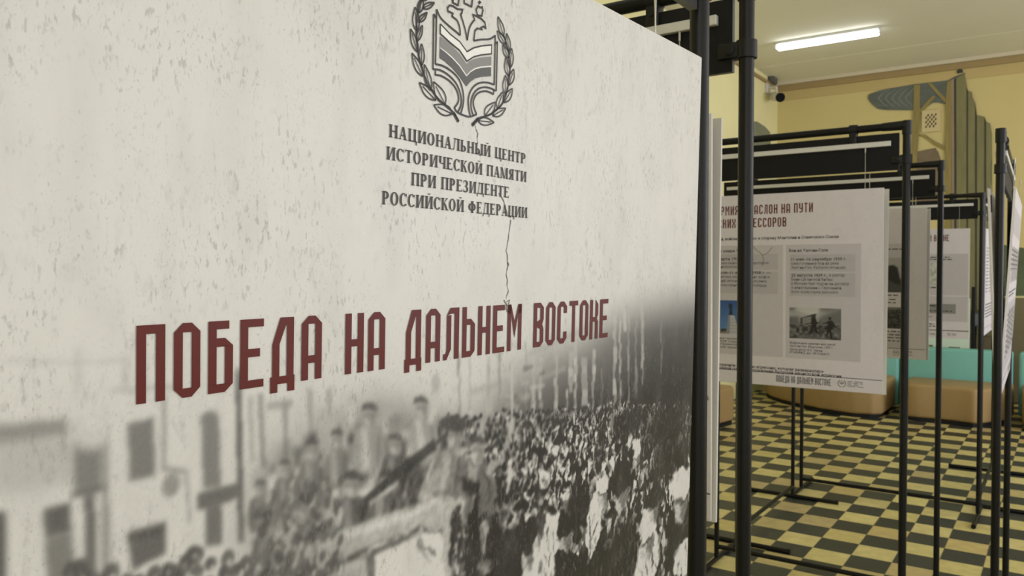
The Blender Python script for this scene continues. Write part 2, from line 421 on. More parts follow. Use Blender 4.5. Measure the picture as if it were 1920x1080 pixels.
# ------------------------------------------------------------------ modular sofas along the back
def sofa(label, seat, back, seat_h=0.375, back_h=0.69):
    cx = sum(p[0] for p in seat) / len(seat); cy = sum(p[1] for p in seat) / len(seat)
    t = thing('lobby_sofa', label, 'sofa', (cx, cy, 0), group='beige and teal modular sofas along the walls')
    L = lambda pts: [(x - cx, y - cy) for x, y in pts]
    def inset(pts, d):
        P = L(pts); mx = sum(p[0] for p in P) / len(P); my = sum(p[1] for p in P) / len(P)
        return [(mx + (x - mx) * (1 - d), my + (y - my) * (1 - d)) for x, y in P]
    bm = bmesh.new(); b_prism(bm, inset(seat, .05), 0, .035); from_bm('plinth', bm, M_RUBBER, t)
    bm = bmesh.new(); b_prism(bm, L(seat), .035, seat_h, .035, 4); from_bm('seat', bm, M_BEIGE, t, True)
    if back:
        bm = bmesh.new(); b_prism(bm, L(back), .03, back_h, .03, 4); from_bm('backrest', bm, M_TEAL, t, True)
sofa('teal backed beige sofa with a long curved front, left of the gap',
     [(-3.02, 9.75), (-2.87, 9.49), (-2.70, 9.31), (-2.52, 9.165), (-2.34, 9.04), (-2.17, 8.94), (-1.99, 8.87), (-1.80, 8.84), (-1.62, 8.86), (-1.545, 8.96), (-1.535, 9.30), (-1.53, 9.62), (-2.2, 9.64), (-2.9, 9.98)],
     [(-3.1, 10.12), (-2.25, 9.65), (-1.51, 9.65), (-1.51, 9.85), (-2.2, 9.87), (-3.02, 10.34)])
sofa('teal backed beige sofa behind the four dark posts at the right',
     [(-1.39, 9.62), (-1.37, 9.25), (-1.33, 8.97), (-1.23, 8.95), (-1.03, 8.975), (-0.84, 8.94), (-0.72, 8.90), (-0.66, 8.94), (-0.47, 9.28), (-0.42, 9.62)],
     [(-1.46, 9.65), (-0.44, 9.65), (-0.44, 9.85), (-1.46, 9.85)])
sofa('teal backed beige sofa cut off by the right edge of the photo',
     [(-0.36, 9.62), (-0.34, 9.2), (-0.30, 8.97), (0.0, 8.95), (0.4, 8.97), (0.62, 9.0), (0.68, 9.62)],
     [(-0.39, 9.65), (0.7, 9.65), (0.7, 9.85), (-0.39, 9.85)])
sofa('beige padded seat block at the left wall, seen beside the near frame post',
     [(-3.19, 6.7), (-2.78, 6.7), (-2.735, 6.9), (-2.74, 7.5), (-2.70, 7.75), (-2.74, 7.86), (-3.19, 7.9)], None)

# white notice board standing behind the sofas, and a small cabinet beside it
a = at_y(1736, 560, 10.25); b = at_y(1818, 661, 10.25)
t = thing('notice_board', 'white notice board on black legs standing behind the teal sofa back', 'board', (float(a[0] + b[0]) / 2, 10.25, 0))
hw = float(b[0] - a[0]) / 2
zb = float(at_y(1790, 662, 10.25)[2])
bm = bmesh.new(); b_box(bm, -hw, hw, -.012, .012, zb - .06, zb + .62, .003); from_bm('board_panel', bm, mat('mint_white', s2l((214, 232, 214)), 0.5, 0.4, noise=0.02), t)
for s in (-1, 1):
    bm = bmesh.new(); b_box(bm, s * (hw + .03) - .018, s * (hw + .03) + .018, -.018, .018, 0, zb + .75, .004); from_bm('leg', bm, M_JOINT, t)
bm = bmesh.new(); b_box(bm, -hw - .05, hw + .05, -.25, .25, 0, .03, .004); from_bm('base', bm, M_JOINT, t)
dz = float(at_y(1789, 652, 10.236)[2]); da = float(at_y(1779, 652, 10.236)[0]) - t.location.x; db = float(at_y(1800, 652, 10.236)[0]) - t.location.x
bm = bmesh.new(); b_box(bm, da, db, -.0135, -.012, dz - .01, dz + .008); from_bm('dark_mark', bm, M_BODYINK, t)
da = float(at_y(1738, 650, 10.236)[0]) - t.location.x; db = float(at_y(1749, 650, 10.236)[0]) - t.location.x
bm = bmesh.new(); b_box(bm, da, db, -.0135, -.012, dz, dz + .02); from_bm('green_mark', bm, mat('olive_ink', s2l((110, 120, 50)), 0.5, 0.4, noise=0.1), t)
a = at_y(1821, 585, 10.5); b = at_y(1838, 612, 10.5)
t = thing('wall_cabinet', 'small grey cabinet on black legs beside the white notice board', 'cabinet', (float(a[0]) + .22, 10.6, 0))
za, zb2 = float(a[2]), float(b[2])
bm = bmesh.new(); b_box(bm, -.22, .02, -.14, .14, zb2, za, .006); from_bm('cabinet_body', bm, mat('blue_grey_metal', s2l((96, 104, 108)), 0.5, 0.4, noise=0.05), t)
bm = bmesh.new(); b_box(bm, -.21, .01, -.15, -.14, zb2 + .02, za - .03, .003); from_bm('cabinet_door', bm, mat('blue_grey_door', s2l((112, 122, 128)), 0.5, 0.4, noise=0.05), t)
bm = bmesh.new(); b_box(bm, -.22, .02, -.15, .14, za, za + .02, .003); from_bm('cabinet_top', bm, mat('brass_strip', s2l((80, 72, 50)), 0.4, 0.5, noise=0.1), t)
for sx in (-.2, .0):
    for sy in (-.12, .12):
        bm = bmesh.new(); b_box(bm, sx - .015, sx + .015, sy - .015, sy + .015, 0, zb2); from_bm('leg', bm, M_JOINT, t)

# ------------------------------------------------------------------ display frames
RP = 0.0125
FOOT = (.292, .292)
def make_frame(label, loc, yaw, L, H, feet=(FOOT, FOOT)):
    t = thing('display_frame', label, 'display frame', (loc[0], loc[1], 0), (0, 0, yaw), 'black tube display frames')
    for x in (0, L):
        bm = bmesh.new(); b_tube(bm, (x, 0, .022), (x, 0, H - .012), RP, seg=24); from_bm('post', bm, M_PIPE, t, True)
        ff, fb = feet[0 if x == 0 else 1]
        bm = bmesh.new(); b_tube(bm, (x, -ff + .004, .0125), (x, fb - .004, .0125), RP, seg=20)
        for q in (-ff, fb - .017): b_tube(bm, (x, q, .0136), (x, q + .017, .0136), .0136, seg=20)
        from_bm('foot', bm, M_PIPE, t, True)
        s = 1 if x == 0 else -1
        bm = bmesh.new()
        b_tube(bm, (x, 0, H - .042), (x, 0, H + .002), .0152, seg=24)
        b_tube(bm, (x + s * .004, 0, H - .0125), (x + s * .075, 0, H - .0125), .0160, .0138, seg=24)
        from_bm('corner_joint', bm, M_JOINT, t, True)
    bm = bmesh.new(); b_tube(bm, (.01, 0, H - .0125), (L - .01, 0, H - .0125), RP, seg=24); from_bm('top_rail', bm, M_PIPE, t, True)
    bm = bmesh.new(); b_tube(bm, (.008, 0, .078), (L - .008, 0, .078), RP * .95, seg=20); from_bm('bottom_rail', bm, M_PIPE, t, True)
    # clamps that hold the header board
    for x, s in ((0, 1), (L, -1)):
        z = H - .124
        bm = bmesh.new()
        b_tube(bm, (x, 0, z - .0145), (x, 0, z + .0145), .0172, seg=24)
        b_box(bm, min(x + s * .008, x + s * .046), max(x + s * .008, x + s * .046), -.0135, .0135, z - .0135, z + .0135, .004)
        cl = from_bm('clamp', bm, M_JOINT, t, True)
        bm = bmesh.new(); b_tube(bm, (x + s * .024, -.0136, z), (x + s * .024, -.0165, z), .0085, seg=18); b_tube(bm, (x + s * .024, -.0165, z), (x + s * .024, -.0175, z), .0085, .0058, seg=18)
        from_bm('bolt', bm, M_JOINT, cl, True)
    for x in (.19, L - .165):
        z = H - .0125
        bm = bmesh.new()
        b_tube(bm, (x - .013, 0, z), (x + .013, 0, z), .0170, seg=24)
        b_box(bm, x - .013, x + .013, -.0125, .0125, z - .055, z - .006, .004)
        cl = from_bm('rail_clip', bm, M_JOINT, t, True)
        bm = bmesh.new(); b_tube(bm, (x, -.0126, z - .022), (x, -.016, z - .022), .0085, seg=18); from_bm('bolt', bm, M_JOINT, cl, True)
    bm = bmesh.new(); b_box(bm, .030, L - .022, -.0055, .0055, H - .158, H - .036)
    me = bpy.data.meshes.new('header_board'); bm.to_mesh(me); bm.free()
    me.materials.append(M_HEAD); me.materials.append(M_HEDGE)
    for p in me.polygons: p.material_index = 0 if abs(p.normal.y) > .5 else 1
    link('header_board', me, None, t)
    for s in (-1, 1):
        bm = bmesh.new(); b_box(bm, .048, L - .046, min(s * .0056, s * .0165), max(s * .0056, s * .0165), H - .0785, H - .0615, .0012, 1)
        from_bm('hanging_rail', bm, M_ALU, t)
    return t

AX = dict(D=1.315, A=2.91, B=4.058, C=5.715)
FH = 2.025
make_frame('black tube frame running away behind the title poster, nearest the camera', (-.394, .993 - 1.07), R(90), 1.07, FH)
make_frame('tall black tube frame just beyond the end of the title poster', (-1.505, AX['D']), 0, 1.065, FH)
make_frame('black tube frame holding the poster with the soldiers photo', (-1.50, AX['A']), 0, 1.062, FH)
make_frame('black tube frame one row behind the poster with the soldiers photo', (-1.50, AX['B']), 0, 1.030, FH)
make_frame('far black tube frame two rows behind, in front of the beige sofas', (-1.505, AX['C']), 0, 1.07, FH - .015, ((.205, .292), (.292, .195)))
make_frame('black tube frame at the right edge holding a bright side-on poster', (-.176, 2.945), R(91.2), 1.02, 1.978, ((.292, .225), (.292, .22)))
make_frame('far side-on black tube frame meeting the far frame at its right post', (-.445, 5.935), R(90), 1.10, FH, ((.292, .02), FOOT))
make_frame('low-seen side-on black frame whose feet show beneath the soldiers poster', (-1.5, 4.378), R(90), 1.106, FH)

# ------------------------------------------------------------------ lettering
def O_top(): return [(0, .88), (.33, 1), (.67, 1), (1, .88), (.67, .875), (.33, .875)]
def rect(x0, x1, y0, y1): return [(x0, y0), (x1, y0), (x1, y1), (x0, y1)]
def flipy(p): return [(x, 1 - y) for x, y in p]
def flipx(p): return [(1 - x, y) for x, y in p]
W3 = .33
def bowl(y0, y1):
    return [[(W3, y1), (.67, y1), (1, y1 - .11), (.67, y1 - .12), (W3, y1 - .12)], rect(.67, 1, y0 + .11, y1 - .11) if y1 - y0 > .24 else [],
            [(0, y0), (.67, y0), (1, y0 + .11), (.67, y0 + .12), (0, y0 + .12)]]
GL = {
 'П': [rect(0, W3, 0, .885), rect(.67, 1, 0, .885), rect(0, 1, .885, 1)],
 'О': [rect(0, W3, .12, .88), rect(.67, 1, .12, .88), O_top(), flipy(O_top())],
 'Б': [rect(0, W3, .115, .885), rect(0, .84, .885, 1)] + bowl(0, .76),
 'Е': [rect(0, W3, .115, .885), rect(0, 1, .885, 1), rect(W3, .84, .45, .57), rect(0, 1, 0, .115)],
 'Д': [rect(.02, .30, -.125, 0), rect(.70, .98, -.125, 0), rect(.02, .98, 0, .115), rect(.66, .94, .115, 1), rect(.09, .37, .115, .60), [(.09, .60), (.37, .60), (.62, .88), (.66, .88), (.66, 1), (.40, 1)]],
 'А': [rect(0, W3, 0, .88), rect(.67, 1, 0, .88), O_top(), rect(W3, .67, .26, .38)],
 'Н': [rect(0, W3, 0, 1), rect(.67, 1, 0, 1), rect(W3, .67, .45, .57)],
 'Л': [rect(.70, 1, 0, .885), [(.20, .86), (.42, 1), (1, 1), (1, .885), (.48, .885)], rect(.20, .48, .20, .86), [(.20, .20), (.48, .20), (.20, 0), (0, 0), (0, .12), (.15, .12)]],
 'Ь': [rect(0, W3, .115, 1)] + bowl(0, .76),
 'М': [rect(0, .24, 0, .9), rect(.76, 1, 0, .9), [(0, .9), (0, 1), (.24, 1), (.5, .62), (.5, .27), (.24, .82)], [(1, .9), (1, 1), (.76, 1), (.5, .62), (.5, .27), (.76, .82)], rect(.0, .24, .8, 1), rect(.76, 1, .8, 1)],
 'В': [rect(0, W3, .115, .885), [(0, 1), (.67, 1), (1, .89), (.67, .885), (0, .885)], rect(.67, 1, .62, .89), [(1, .62), (.67, .62), (W3, .57), (W3, .45), (.67, .40), (1, .40), (.86, .51)], rect(.67, 1, .11, .40), [(0, 0), (.67, 0), (1, .11), (.67, .115), (0, .115)]],
 'С': [rect(0, W3, .12, .88), rect(.67, 1, .72, .88), rect(.67, 1, .12, .28), O_top(), flipy(O_top())],
 'Т': [rect(0, 1, .885, 1), rect(.335, .665, 0, .885)],
 'К': [rect(0, W3, 0, 1), [(.67, .62), (1, .62), (1, .88), (.67, 1)], rect(W3, .67, .44, .56), [(.67, .44), (.67, .62), (1, .62), (.86, .52), (1, .42)], rect(.67, 1, 0, .44)],
 'Р': [rect(0, W3, 0, .885), [(0, 1), (.67, 1), (1, .89), (.67, .885), (0, .885)], rect(.67, 1, .51, .89), [(W3, .40), (.67, .40), (1, .51), (.67, .52), (W3, .52)]],
 'И': [rect(0, W3, 0, 1), rect(.67, 1, 0, 1), [(W3, .1), (W3, .35), (.67, .9), (.67, .65)]],
 'З': [[(1, .88), (.67, 1), (.33, 1), (0, .88), (.33, .875), (.67, .875)], [(1, .12), (.67, 0), (.33, 0), (0, .12), (.33, .125), (.67, .125)], rect(.67, 1, .6, .88), rect(.67, 1, .12, .42), rect(.33, .67, .45, .57), [(.67, .42), (1, .42), (.88, .51), (1, .6), (.67, .6)], rect(0, .33, .74, .88), rect(0, .33, .12, .26)],
 'У': [rect(0, W3, .5, 1), rect(.67, 1, .12, 1), [(0, .5), (W3, .5), (W3, .48), (.67, .48), (.67, .36), (.33, .36)], [(1, .12), (.67, 0), (.1, 0), (.1, .115), (.67, .125)]],
 'Х': [rect(0, W3, .66, 1), rect(.67, 1, .66, 1), rect(0, W3, 0, .34), rect(.67, 1, 0, .34), [(0, .66), (W3, .66), (1, .34), (.67, .34)], [(.67, .66), (1, .66), (W3, .34), (0, .34)]],
 'Г': [rect(0, W3, 0, .885), rect(0, .95, .885, 1)],
}
GL['Я'] = [[(1 - x, y) for x, y in p] for p in GL['Р']] + [rect(0, W3, 0, .30), [(0, .30), (W3, .30), (.67, .42), (.33, .42)]]
GL['Й'] = GL['И'] + [rect(.2, .8, 1.08, 1.15)]

class Sheet:
    """collects flat print on a board face: x along the board, t downwards from its top edge, in metres"""
    def __init__(s, y=-.0008): s.bm = bmesh.new(); s.y = y
    def poly(s, pts):
        if pts: b_poly(s.bm, [(x, s.y, -t) for x, t in pts])
    def rect(s, x0, x1, t0, t1): s.poly([(x0, t0), (x1, t0), (x1, t1), (x0, t1)])
    def line(s, pts, wd, closed=False):
        P = [Vector(p) for p in pts]; n = len(P)
        Lf, Rt = [], []
        for i in range(n):
            a = P[i - 1] if (i > 0 or closed) else P[i]; b = P[(i + 1) % n] if (i < n - 1 or closed) else P[i]
            d1 = (P[i] - a); d2 = (b - P[i])
            d = (d1.normalized() if d1.length > 1e-9 else Vector((0, 0))) + (d2.normalized() if d2.length > 1e-9 else Vector((0, 0)))
            if d.length < 1e-6: d = d2 if d2.length > 0 else d1
            d.normalize(); nn = Vector((-d.y, d.x))
            k = 1.0
            if d1.length > 1e-9 and d2.length > 1e-9: k = 1 / max(.55, abs(d.dot(d2.normalized())))
            Lf.append(P[i] + nn * wd / 2 * k); Rt.append(P[i] - nn * wd / 2 * k)
        for i in range(n if closed else n - 1):
            j = (i + 1) % n
            vs = [s.bm.verts.new((q.x, s.y, -q.y)) for q in (Lf[i], Lf[j], Rt[j], Rt[i])]
            s.bm.faces.new(vs)
    def glyph(s, g, x0, x1, tb, h, sl=0.0):
        for p in GL[g]: s.poly([(x0 + (x1 - x0) * a, tb - h * b) for a, b in p])
    def words(s, txt, x0, tb, h, cw, gap=.30, space=.75):
        x = x0
        for ch in txt:
            if ch == ' ': x += cw * space; continue
            if ch == '–': s.rect(x, x + cw, tb - h * .56, tb - h * .46); x += cw * (1 + gap); continue
            wd = cw * (1.15 if ch in 'МД' else .9 if ch in 'ГТ' else 1)
            s.glyph(ch, x, x + wd, tb, h); x += wd + cw * gap
        return x
    def build(s, name, m, parent):
        me = bpy.data.meshes.new(name); s.bm.to_mesh(me); s.bm.free()
        return link(name, me, m, parent)
def words_width(txt, cw, gap=.30, space=.75):
    return sum(cw * space if c == ' ' else cw * ((1.15 if c in 'МД' else .9 if c in 'ГТ' else 1) + gap) for c in txt)

# small print: Blender's built-in face
def text_lines(name, lines, m, parent, y=-.0009, bold=0.0, shear=0.0):
    """lines: (string, x0, x1 or None, baseline t, letter height)"""
    bm = bmesh.new()
    for txt, x0, x1, tb, h in lines:
        cu = bpy.data.curves.new('lettering', 'FONT'); cu.body = txt; cu.size = 1.0; cu.resolution_u = 2
        cu.offset = bold; cu.shear = shear
        ob = bpy.data.objects.new('lettering', cu); COL.objects.link(ob)
        dg = bpy.context.evaluated_depsgraph_get(); dg.update()
        me = bpy.data.meshes.new_from_object(ob.evaluated_get(dg))
        bpy.data.objects.remove(ob); bpy.data.curves.remove(cu)
        if len(me.vertices) == 0: continue
        co = np.empty(len(me.vertices) * 3); me.vertices.foreach_get('co', co); co = co.reshape(-1, 3)
        mnx, mxx = co[:, 0].min(), co[:, 0].max()
        ky = h / 0.72
        kx = ky if x1 is None else (x1 - x0) / (mxx - mnx)
        out = np.stack([x0 + (co[:, 0] - mnx) * kx, np.full(len(co), y), -(tb - co[:, 1] * ky)], 1)
        me.vertices.foreach_set('co', out.ravel())
        bm.from_mesh(me); bpy.data.meshes.remove(me)
    me = bpy.data.meshes.new(name); bm.to_mesh(me); bm.free()
    return link(name, me, m, parent)

# ---- serif capitals (cap height 1); each glyph = (advance, polygons)
SW, TH, SF, OV = .18, .085, .07, .065
def stem(x, y0=0, y1=1, top=True, bot=True, w=SW):
    P = [rect(x, x + w, y0, y1)]
    if bot: P.append(rect(x - OV, x + w + OV, y0, y0 + SF))
    if top: P.append(rect(x - OV, x + w + OV, y1 - SF, y1))
    return P
def arc(cx, cy, rx, ry, rxi, ryi, a0, a1, n=14):
    P = []
    for i in range(n):
        t0, t1 = R(a0 + (a1 - a0) * i / n), R(a0 + (a1 - a0) * (i + 1) / n)
        P.append([(cx + rx * math.cos(t0), cy + ry * math.sin(t0)), (cx + rx * math.cos(t1), cy + ry * math.sin(t1)),
                  (cx + rxi * math.cos(t1), cy + ryi * math.sin(t1)), (cx + rxi * math.cos(t0), cy + ryi * math.sin(t0))])
    return P
def diag(x0, y0, x1, y1, w): return [[(x0, y0), (x0 + w, y0), (x1 + w, y1), (x1, y1)]]
def bowl_s(x, y0, y1, w=.30):
    cy, ry = (y0 + y1) / 2, (y1 - y0) / 2
    return [rect(x, x + .12, y0, y0 + TH), rect(x, x + .12, y1 - TH, y1)] + arc(x + .12, cy, w, ry, w - SW, ry - TH, -90, 90)
def breve(cx): return arc(cx, 1.26, .15, .14, .10, .07, 200, 340, 8)
SER = {}
SER['Н'] = (.82, stem(.08) + stem(.58) + [rect(.2, .6, .47, .47 + TH)])
SER['А'] = (.76, diag(.06, 0, .33, 1, .07) + diag(.52, 0, .30, 1, .17) + [rect(.17, .6, .28, .28 + TH), rect(-.01, .22, 0, SF), rect(.44, .77, 0, SF)])
SER['Ц'] = (.84, stem(.08) + stem(.56) + [rect(.1, .80, 0, TH), [(.70, .06), (.84, .06), (.84, -.25), (.77, -.25)]])
SER['И'] = (.84, stem(.08) + stem(.60) + diag(.20, .08, .54, .92, .09))
SER['Й'] = (.84, SER['И'][1] + breve(.42))
SER['О'] = (.78, arc(.38, .5, .36, .515, .36 - SW, .455, 0, 360, 32))
SER['Л'] = (.80, stem(.57) + [rect(.2, .66, 1 - TH, 1), rect(.14, .30, 1 - SF, 1)] + diag(.16, .1, .26, 1, .07) + [[(.16, .12), (.23, .12), (.14, 0), (.02, 0), (.0, .1), (.08, .08)]])
SER['Ь'] = (.66, stem(.08) + bowl_s(.2, 0, .54))
SER['Ы'] = (.96, stem(.08) + bowl_s(.2, 0, .54, .27) + stem(.74))
SER['Е'] = (.68, stem(.08, top=False, bot=False) + [rect(.01, .60, 0, TH), rect(.01, .57, 1 - TH, 1), rect(.2, .45, .48, .48 + TH), [(.55, 0), (.62, 0), (.62, .22), (.58, .22)], [(.53, 1), (.59, 1), (.59, .80), (.55, .80)], rect(.41, .45, .40, .62)])
SER['Т'] = (.72, stem(.28, top=False) + [rect(.02, .70, 1 - TH, 1), [(.02, 1), (.08, 1), (.06, .78), (.02, .78)], [(.64, 1), (.70, 1), (.70, .78), (.66, .78)]])
SER['Р'] = (.68, stem(.08) + bowl_s(.2, .42, 1))
SER['С'] = (.70, arc(.38, .5, .36, .515, .36 - SW, .455, 40, 320, 28) + [rect(.62, .67, .70, .98), rect(.62, .66, .05, .22)])
SER['Ч'] = (.76, stem(.08, .55, 1, bot=False) + stem(.54) + arc(.32, .6, .24, .22, .10, .15, 180, 270, 8) + [rect(.32, .6, .38, .45)])
SER['К'] = (.76, stem(.08) + diag(.22, .48, .56, 1, .08) + diag(.56, 0, .28, .56, .17) + [rect(.5, .78, 0, SF), rect(.5, .72, 1 - SF, 1)])
SER['П'] = (.82, stem(.08) + stem(.58) + [rect(.1, .7, 1 - TH, 1)])
SER['М'] = (1.0, stem(.08, w=.08) + stem(.76) + diag(.42, 0, .10, 1, .15) + diag(.46, 0, .76, 1, .07) + [])
SER['Я'] = (.72, [[(.70 - x, y) for x, y in p] for p in (stem(.08) + bowl_s(.2, .42, 1))] + diag(.06, 0, .30, .46, .15) + [rect(-.02, .24, 0, SF)])
SER['З'] = (.62, arc(.27, .75, .27, .265, .27 - SW, .205, -80, 140, 14) + arc(.28, .26, .30, .275, .30 - SW, .215, -150, 85, 14) + [rect(.03, .08, .74, .98), rect(.01, .06, .03, .26), rect(.2, .34, .48, .54)])
SER['Д'] = (.82, diag(.12, .04, .26, 1, .07) + stem(.54, .04, 1, bot=False) + [rect(.18, .6, 1 - TH, 1), rect(.02, .80, 0, TH), rect(.00, .08, -.22, .05), rect(.74, .82, -.22, .05)])
SER['Ф'] = (.90, stem(.37) + arc(.445, .5, .42, .34, .42 - SW, .28, 0, 360, 30))
SER[' '] = (.34, [])
def serif_line(sh, txt, x0, x1, tb, h):
    tot = sum(SER[c][0] for c in txt) + .09 * (len(txt) - 1)
    k = (x1 - x0) / tot; x = x0
    for c in txt:
        adv, polys = SER[c]
        for p in polys: sh.poly([(x + a * k, tb - b * h) for a, b in p])
        x += (adv + .09) * k

# ------------------------------------------------------------------ rasterised prints
class Raster:
    def __init__(s, x0, x1, t0, t1, px):
        s.x0, s.t0, s.px = x0, t0, px
        s.nx, s.nt = int(round((x1 - x0) / px)) + 1, int(round((t1 - t0) / px)) + 1
        s.x1, s.t1 = x0 + (s.nx - 1) * px, t0 + (s.nt - 1) * px
        s.a = np.ones((s.nt, s.nx))
        s.X, s.T = np.meshgrid(x0 + np.arange(s.nx) * px, t0 + np.arange(s.nt) * px)
    def poly(s, pts, val, alpha=1.0, blur=0.0):
        m = s.mask(pts)
        if m is None: return
        sl, k = m
        if blur:
            full = np.zeros_like(s.a); full[sl] = k; full = blur2(full, blur / s.px); s.a += (val - s.a) * full * alpha
        else:
            s.a[sl] += (val - s.a[sl]) * k * alpha
    def mask(s, pts):
        P = np.array(pts, float)
        i0 = max(0, int((P[:, 0].min() - s.x0) / s.px)); i1 = min(s.nx, int((P[:, 0].max() - s.x0) / s.px) + 2)
        j0 = max(0, int((P[:, 1].min() - s.t0) / s.px)); j1 = min(s.nt, int((P[:, 1].max() - s.t0) / s.px) + 2)
        if i0 >= i1 or j0 >= j1: return None
        X, T = s.X[j0:j1, i0:i1], s.T[j0:j1, i0:i1]
        ins = np.zeros(X.shape, bool); n = len(P)
        for a in range(n):
            (xa, ya), (xb, yb) = P[a], P[(a + 1) % n]
            if ya == yb: continue
            c = ((ya > T) != (yb > T)) & (X < (xb - xa) * (T - ya) / (yb - ya) + xa)
            ins ^= c
        return (slice(j0, j1), slice(i0, i1)), ins.astype(float)
    def ell(s, cx, cy, rx, ry, val, alpha=1.0, ang=0.0, soft=.35):
        r = max(rx, ry) * 1.2
        i0 = max(0, int((cx - r - s.x0) / s.px)); i1 = min(s.nx, int((cx + r - s.x0) / s.px) + 2)
        j0 = max(0, int((cy - r - s.t0) / s.px)); j1 = min(s.nt, int((cy + r - s.t0) / s.px) + 2)
        if i0 >= i1 or j0 >= j1: return
        X, T = s.X[j0:j1, i0:i1] - cx, s.T[j0:j1, i0:i1] - cy
        c, q = math.cos(ang), math.sin(ang)
        d = np.sqrt(((X * c + T * q) / rx) ** 2 + ((-X * q + T * c) / ry) ** 2)
        k = np.clip((1 - d) / soft + .5, 0, 1) * alpha
        s.a[j0:j1, i0:i1] += (val - s.a[j0:j1, i0:i1]) * k
    def stroke(s, pts, wd, val, alpha=1.0, blur=0.0):
        P = [Vector(p) for p in pts]
        for a, b in zip(P[:-1], P[1:]):
            d = (b - a)
            if d.length < 1e-7: continue
            d.normalize(); n = Vector((-d.y, d.x)) * wd / 2
            s.poly([tuple(a + n), tuple(b + n), tuple(b - n), tuple(a - n)], val, alpha, blur)
def blur2(a, sg):
    if sg < .3: return a
    r = int(3 * sg) + 1; k = np.exp(-.5 * (np.arange(-r, r + 1) / sg) ** 2); k /= k.sum()
    p = np.pad(a, ((r, r), (0, 0)), mode='edge'); o = np.zeros_like(a)
    for i, w_ in enumerate(k): o += w_ * p[i:i + a.shape[0]]
    p = np.pad(o, ((0, 0), (r, r)), mode='edge'); q = np.zeros_like(a)
    for i, w_ in enumerate(k): q += w_ * p[:, i:i + a.shape[1]]
    return q
def vnoise(shape, cells, rng):
    h, w_ = shape; gy, gx = max(2, int(cells[0])), max(2, int(cells[1]))
    g = rng.random((gy + 1, gx + 1))
    y = np.linspace(0, gy - 1e-6, h); x = np.linspace(0, gx - 1e-6, w_)
    iy, ix = y.astype(int), x.astype(int); fy, fx = (y - iy)[:, None], (x - ix)[None, :]
    fy, fx = fy * fy * (3 - 2 * fy), fx * fx * (3 - 2 * fx)
    return (g[iy][:, ix] * (1 - fy) * (1 - fx) + g[iy][:, ix + 1] * (1 - fy) * fx + g[iy + 1][:, ix] * fy * (1 - fx) + g[iy + 1][:, ix + 1] * fy * fx)
def sheet_mesh(name, rs, rgb, m, parent, y, extra=(), tint=None):
    """grid of one print, colour stored per point; extra = plain quads (x0,x1,t0,t1,rgb)"""
    nv = rs.nx * rs.nt
    co = np.stack([rs.X.ravel(), np.full(nv, y), -rs.T.ravel()], 1)
    idx = np.arange(nv).reshape(rs.nt, rs.nx)
    q = np.stack([idx[1:, :-1], idx[1:, 1:], idx[:-1, 1:], idx[:-1, :-1]], -1).reshape(-1, 4)
    col = rs.a.reshape(-1, 1) * np.array(rgb)[None, :] if tint is None else tint.reshape(-1, 3)
    col = np.clip(col, 0.004, 1)
    for (x0, x1, t0, t1, c) in extra:
        k = len(co)
        co = np.vstack([co, [(x0, y, -t1), (x1, y, -t1), (x1, y, -t0), (x0, y, -t0)]])
        q = np.vstack([q, [[k, k + 1, k + 2, k + 3]]]); col = np.vstack([col, np.tile(c, (4, 1))])
    me = bpy.data.meshes.new(name)
    me.vertices.add(len(co)); me.vertices.foreach_set('co', co.ravel())
    me.loops.add(q.size); me.loops.foreach_set('vertex_index', q.ravel().astype(np.int32))
    me.polygons.add(len(q)); me.polygons.foreach_set('loop_start', np.arange(0, q.size, 4, dtype=np.int32))
    me.update(calc_edges=True)
    at = me.attributes.new('Col', 'FLOAT_COLOR', 'POINT')
    at.data.foreach_set('color', np.hstack([col, np.ones((len(col), 1))]).ravel().astype(np.float32))
    return link(name, me, m, parent)
def plain_sheet(name, x0, x1, t0, t1, rgb, m, parent, y):
    class Z: pass
    z = Raster(x0, x1, t0, t1, (x1 - x0) / 2)
    z.X, z.T = np.meshgrid(np.linspace(x0, x1, z.nx), np.linspace(t0, t1, z.nt))
    return sheet_mesh(name, z, rgb, m, parent, y)

PAPER = np.array([0.64, 0.605, 0.65])
PAPER_T = np.array([0.665, 0.66, 0.635])
BW, BH, BT = 0.93, 0.69, 0.006
def poster(label, corner, yaw, tilt, wire_up, H=2.0, paper=PAPER, cut=None, wires=(-.87, -.06)):
    """foam-board poster hung by two wires; origin = its top right corner on the printed face"""
    t = thing('hanging_poster', label, 'poster', corner, (tilt, 0, yaw), 'plaster-look posters hung on wires in the frames')
    me_pts = [(-BW, 0), (0, 0), (0, BH), (-BW, BH)] if cut is None else cut
    bm = bmesh.new()
    vs = [bm.verts.new((x, 0, -q)) for x, q in me_pts]; f = bm.faces.new(vs)
    r = bmesh.ops.extrude_face_region(bm, geom=[f])
    bmesh.ops.translate(bm, vec=(0, BT, 0), verts=[g for g in r['geom'] if isinstance(g, bmesh.types.BMVert)])
    bmesh.ops.recalc_face_normals(bm, faces=bm.faces)
    me = bpy.data.meshes.new('panel'); bm.to_mesh(me); bm.free()
    me.materials.append(M_FOAM); me.materials.append(M_FOAMB)
    for p in me.polygons: p.material_index = 1 if p.normal.y > .5 else 0
    link('panel', me, None, t)
    for x in wires:
        bm = bmesh.new(); b_tube(bm, (x, BT + .002, -.03), (x, BT + math.tan(tilt) * wire_up, wire_up), .0009, seg=8)
        wi = from_bm('hanging_wire', bm, M_WIRE, t, True)
        bm = bmesh.new(); b_tube(bm, (x, BT + math.tan(tilt) * (wire_up - .016), wire_up - .016), (x, BT + math.tan(tilt) * wire_up, wire_up), .0022, seg=10); from_bm('wire_end', bm, M_WIRE, wi, True)
    return t

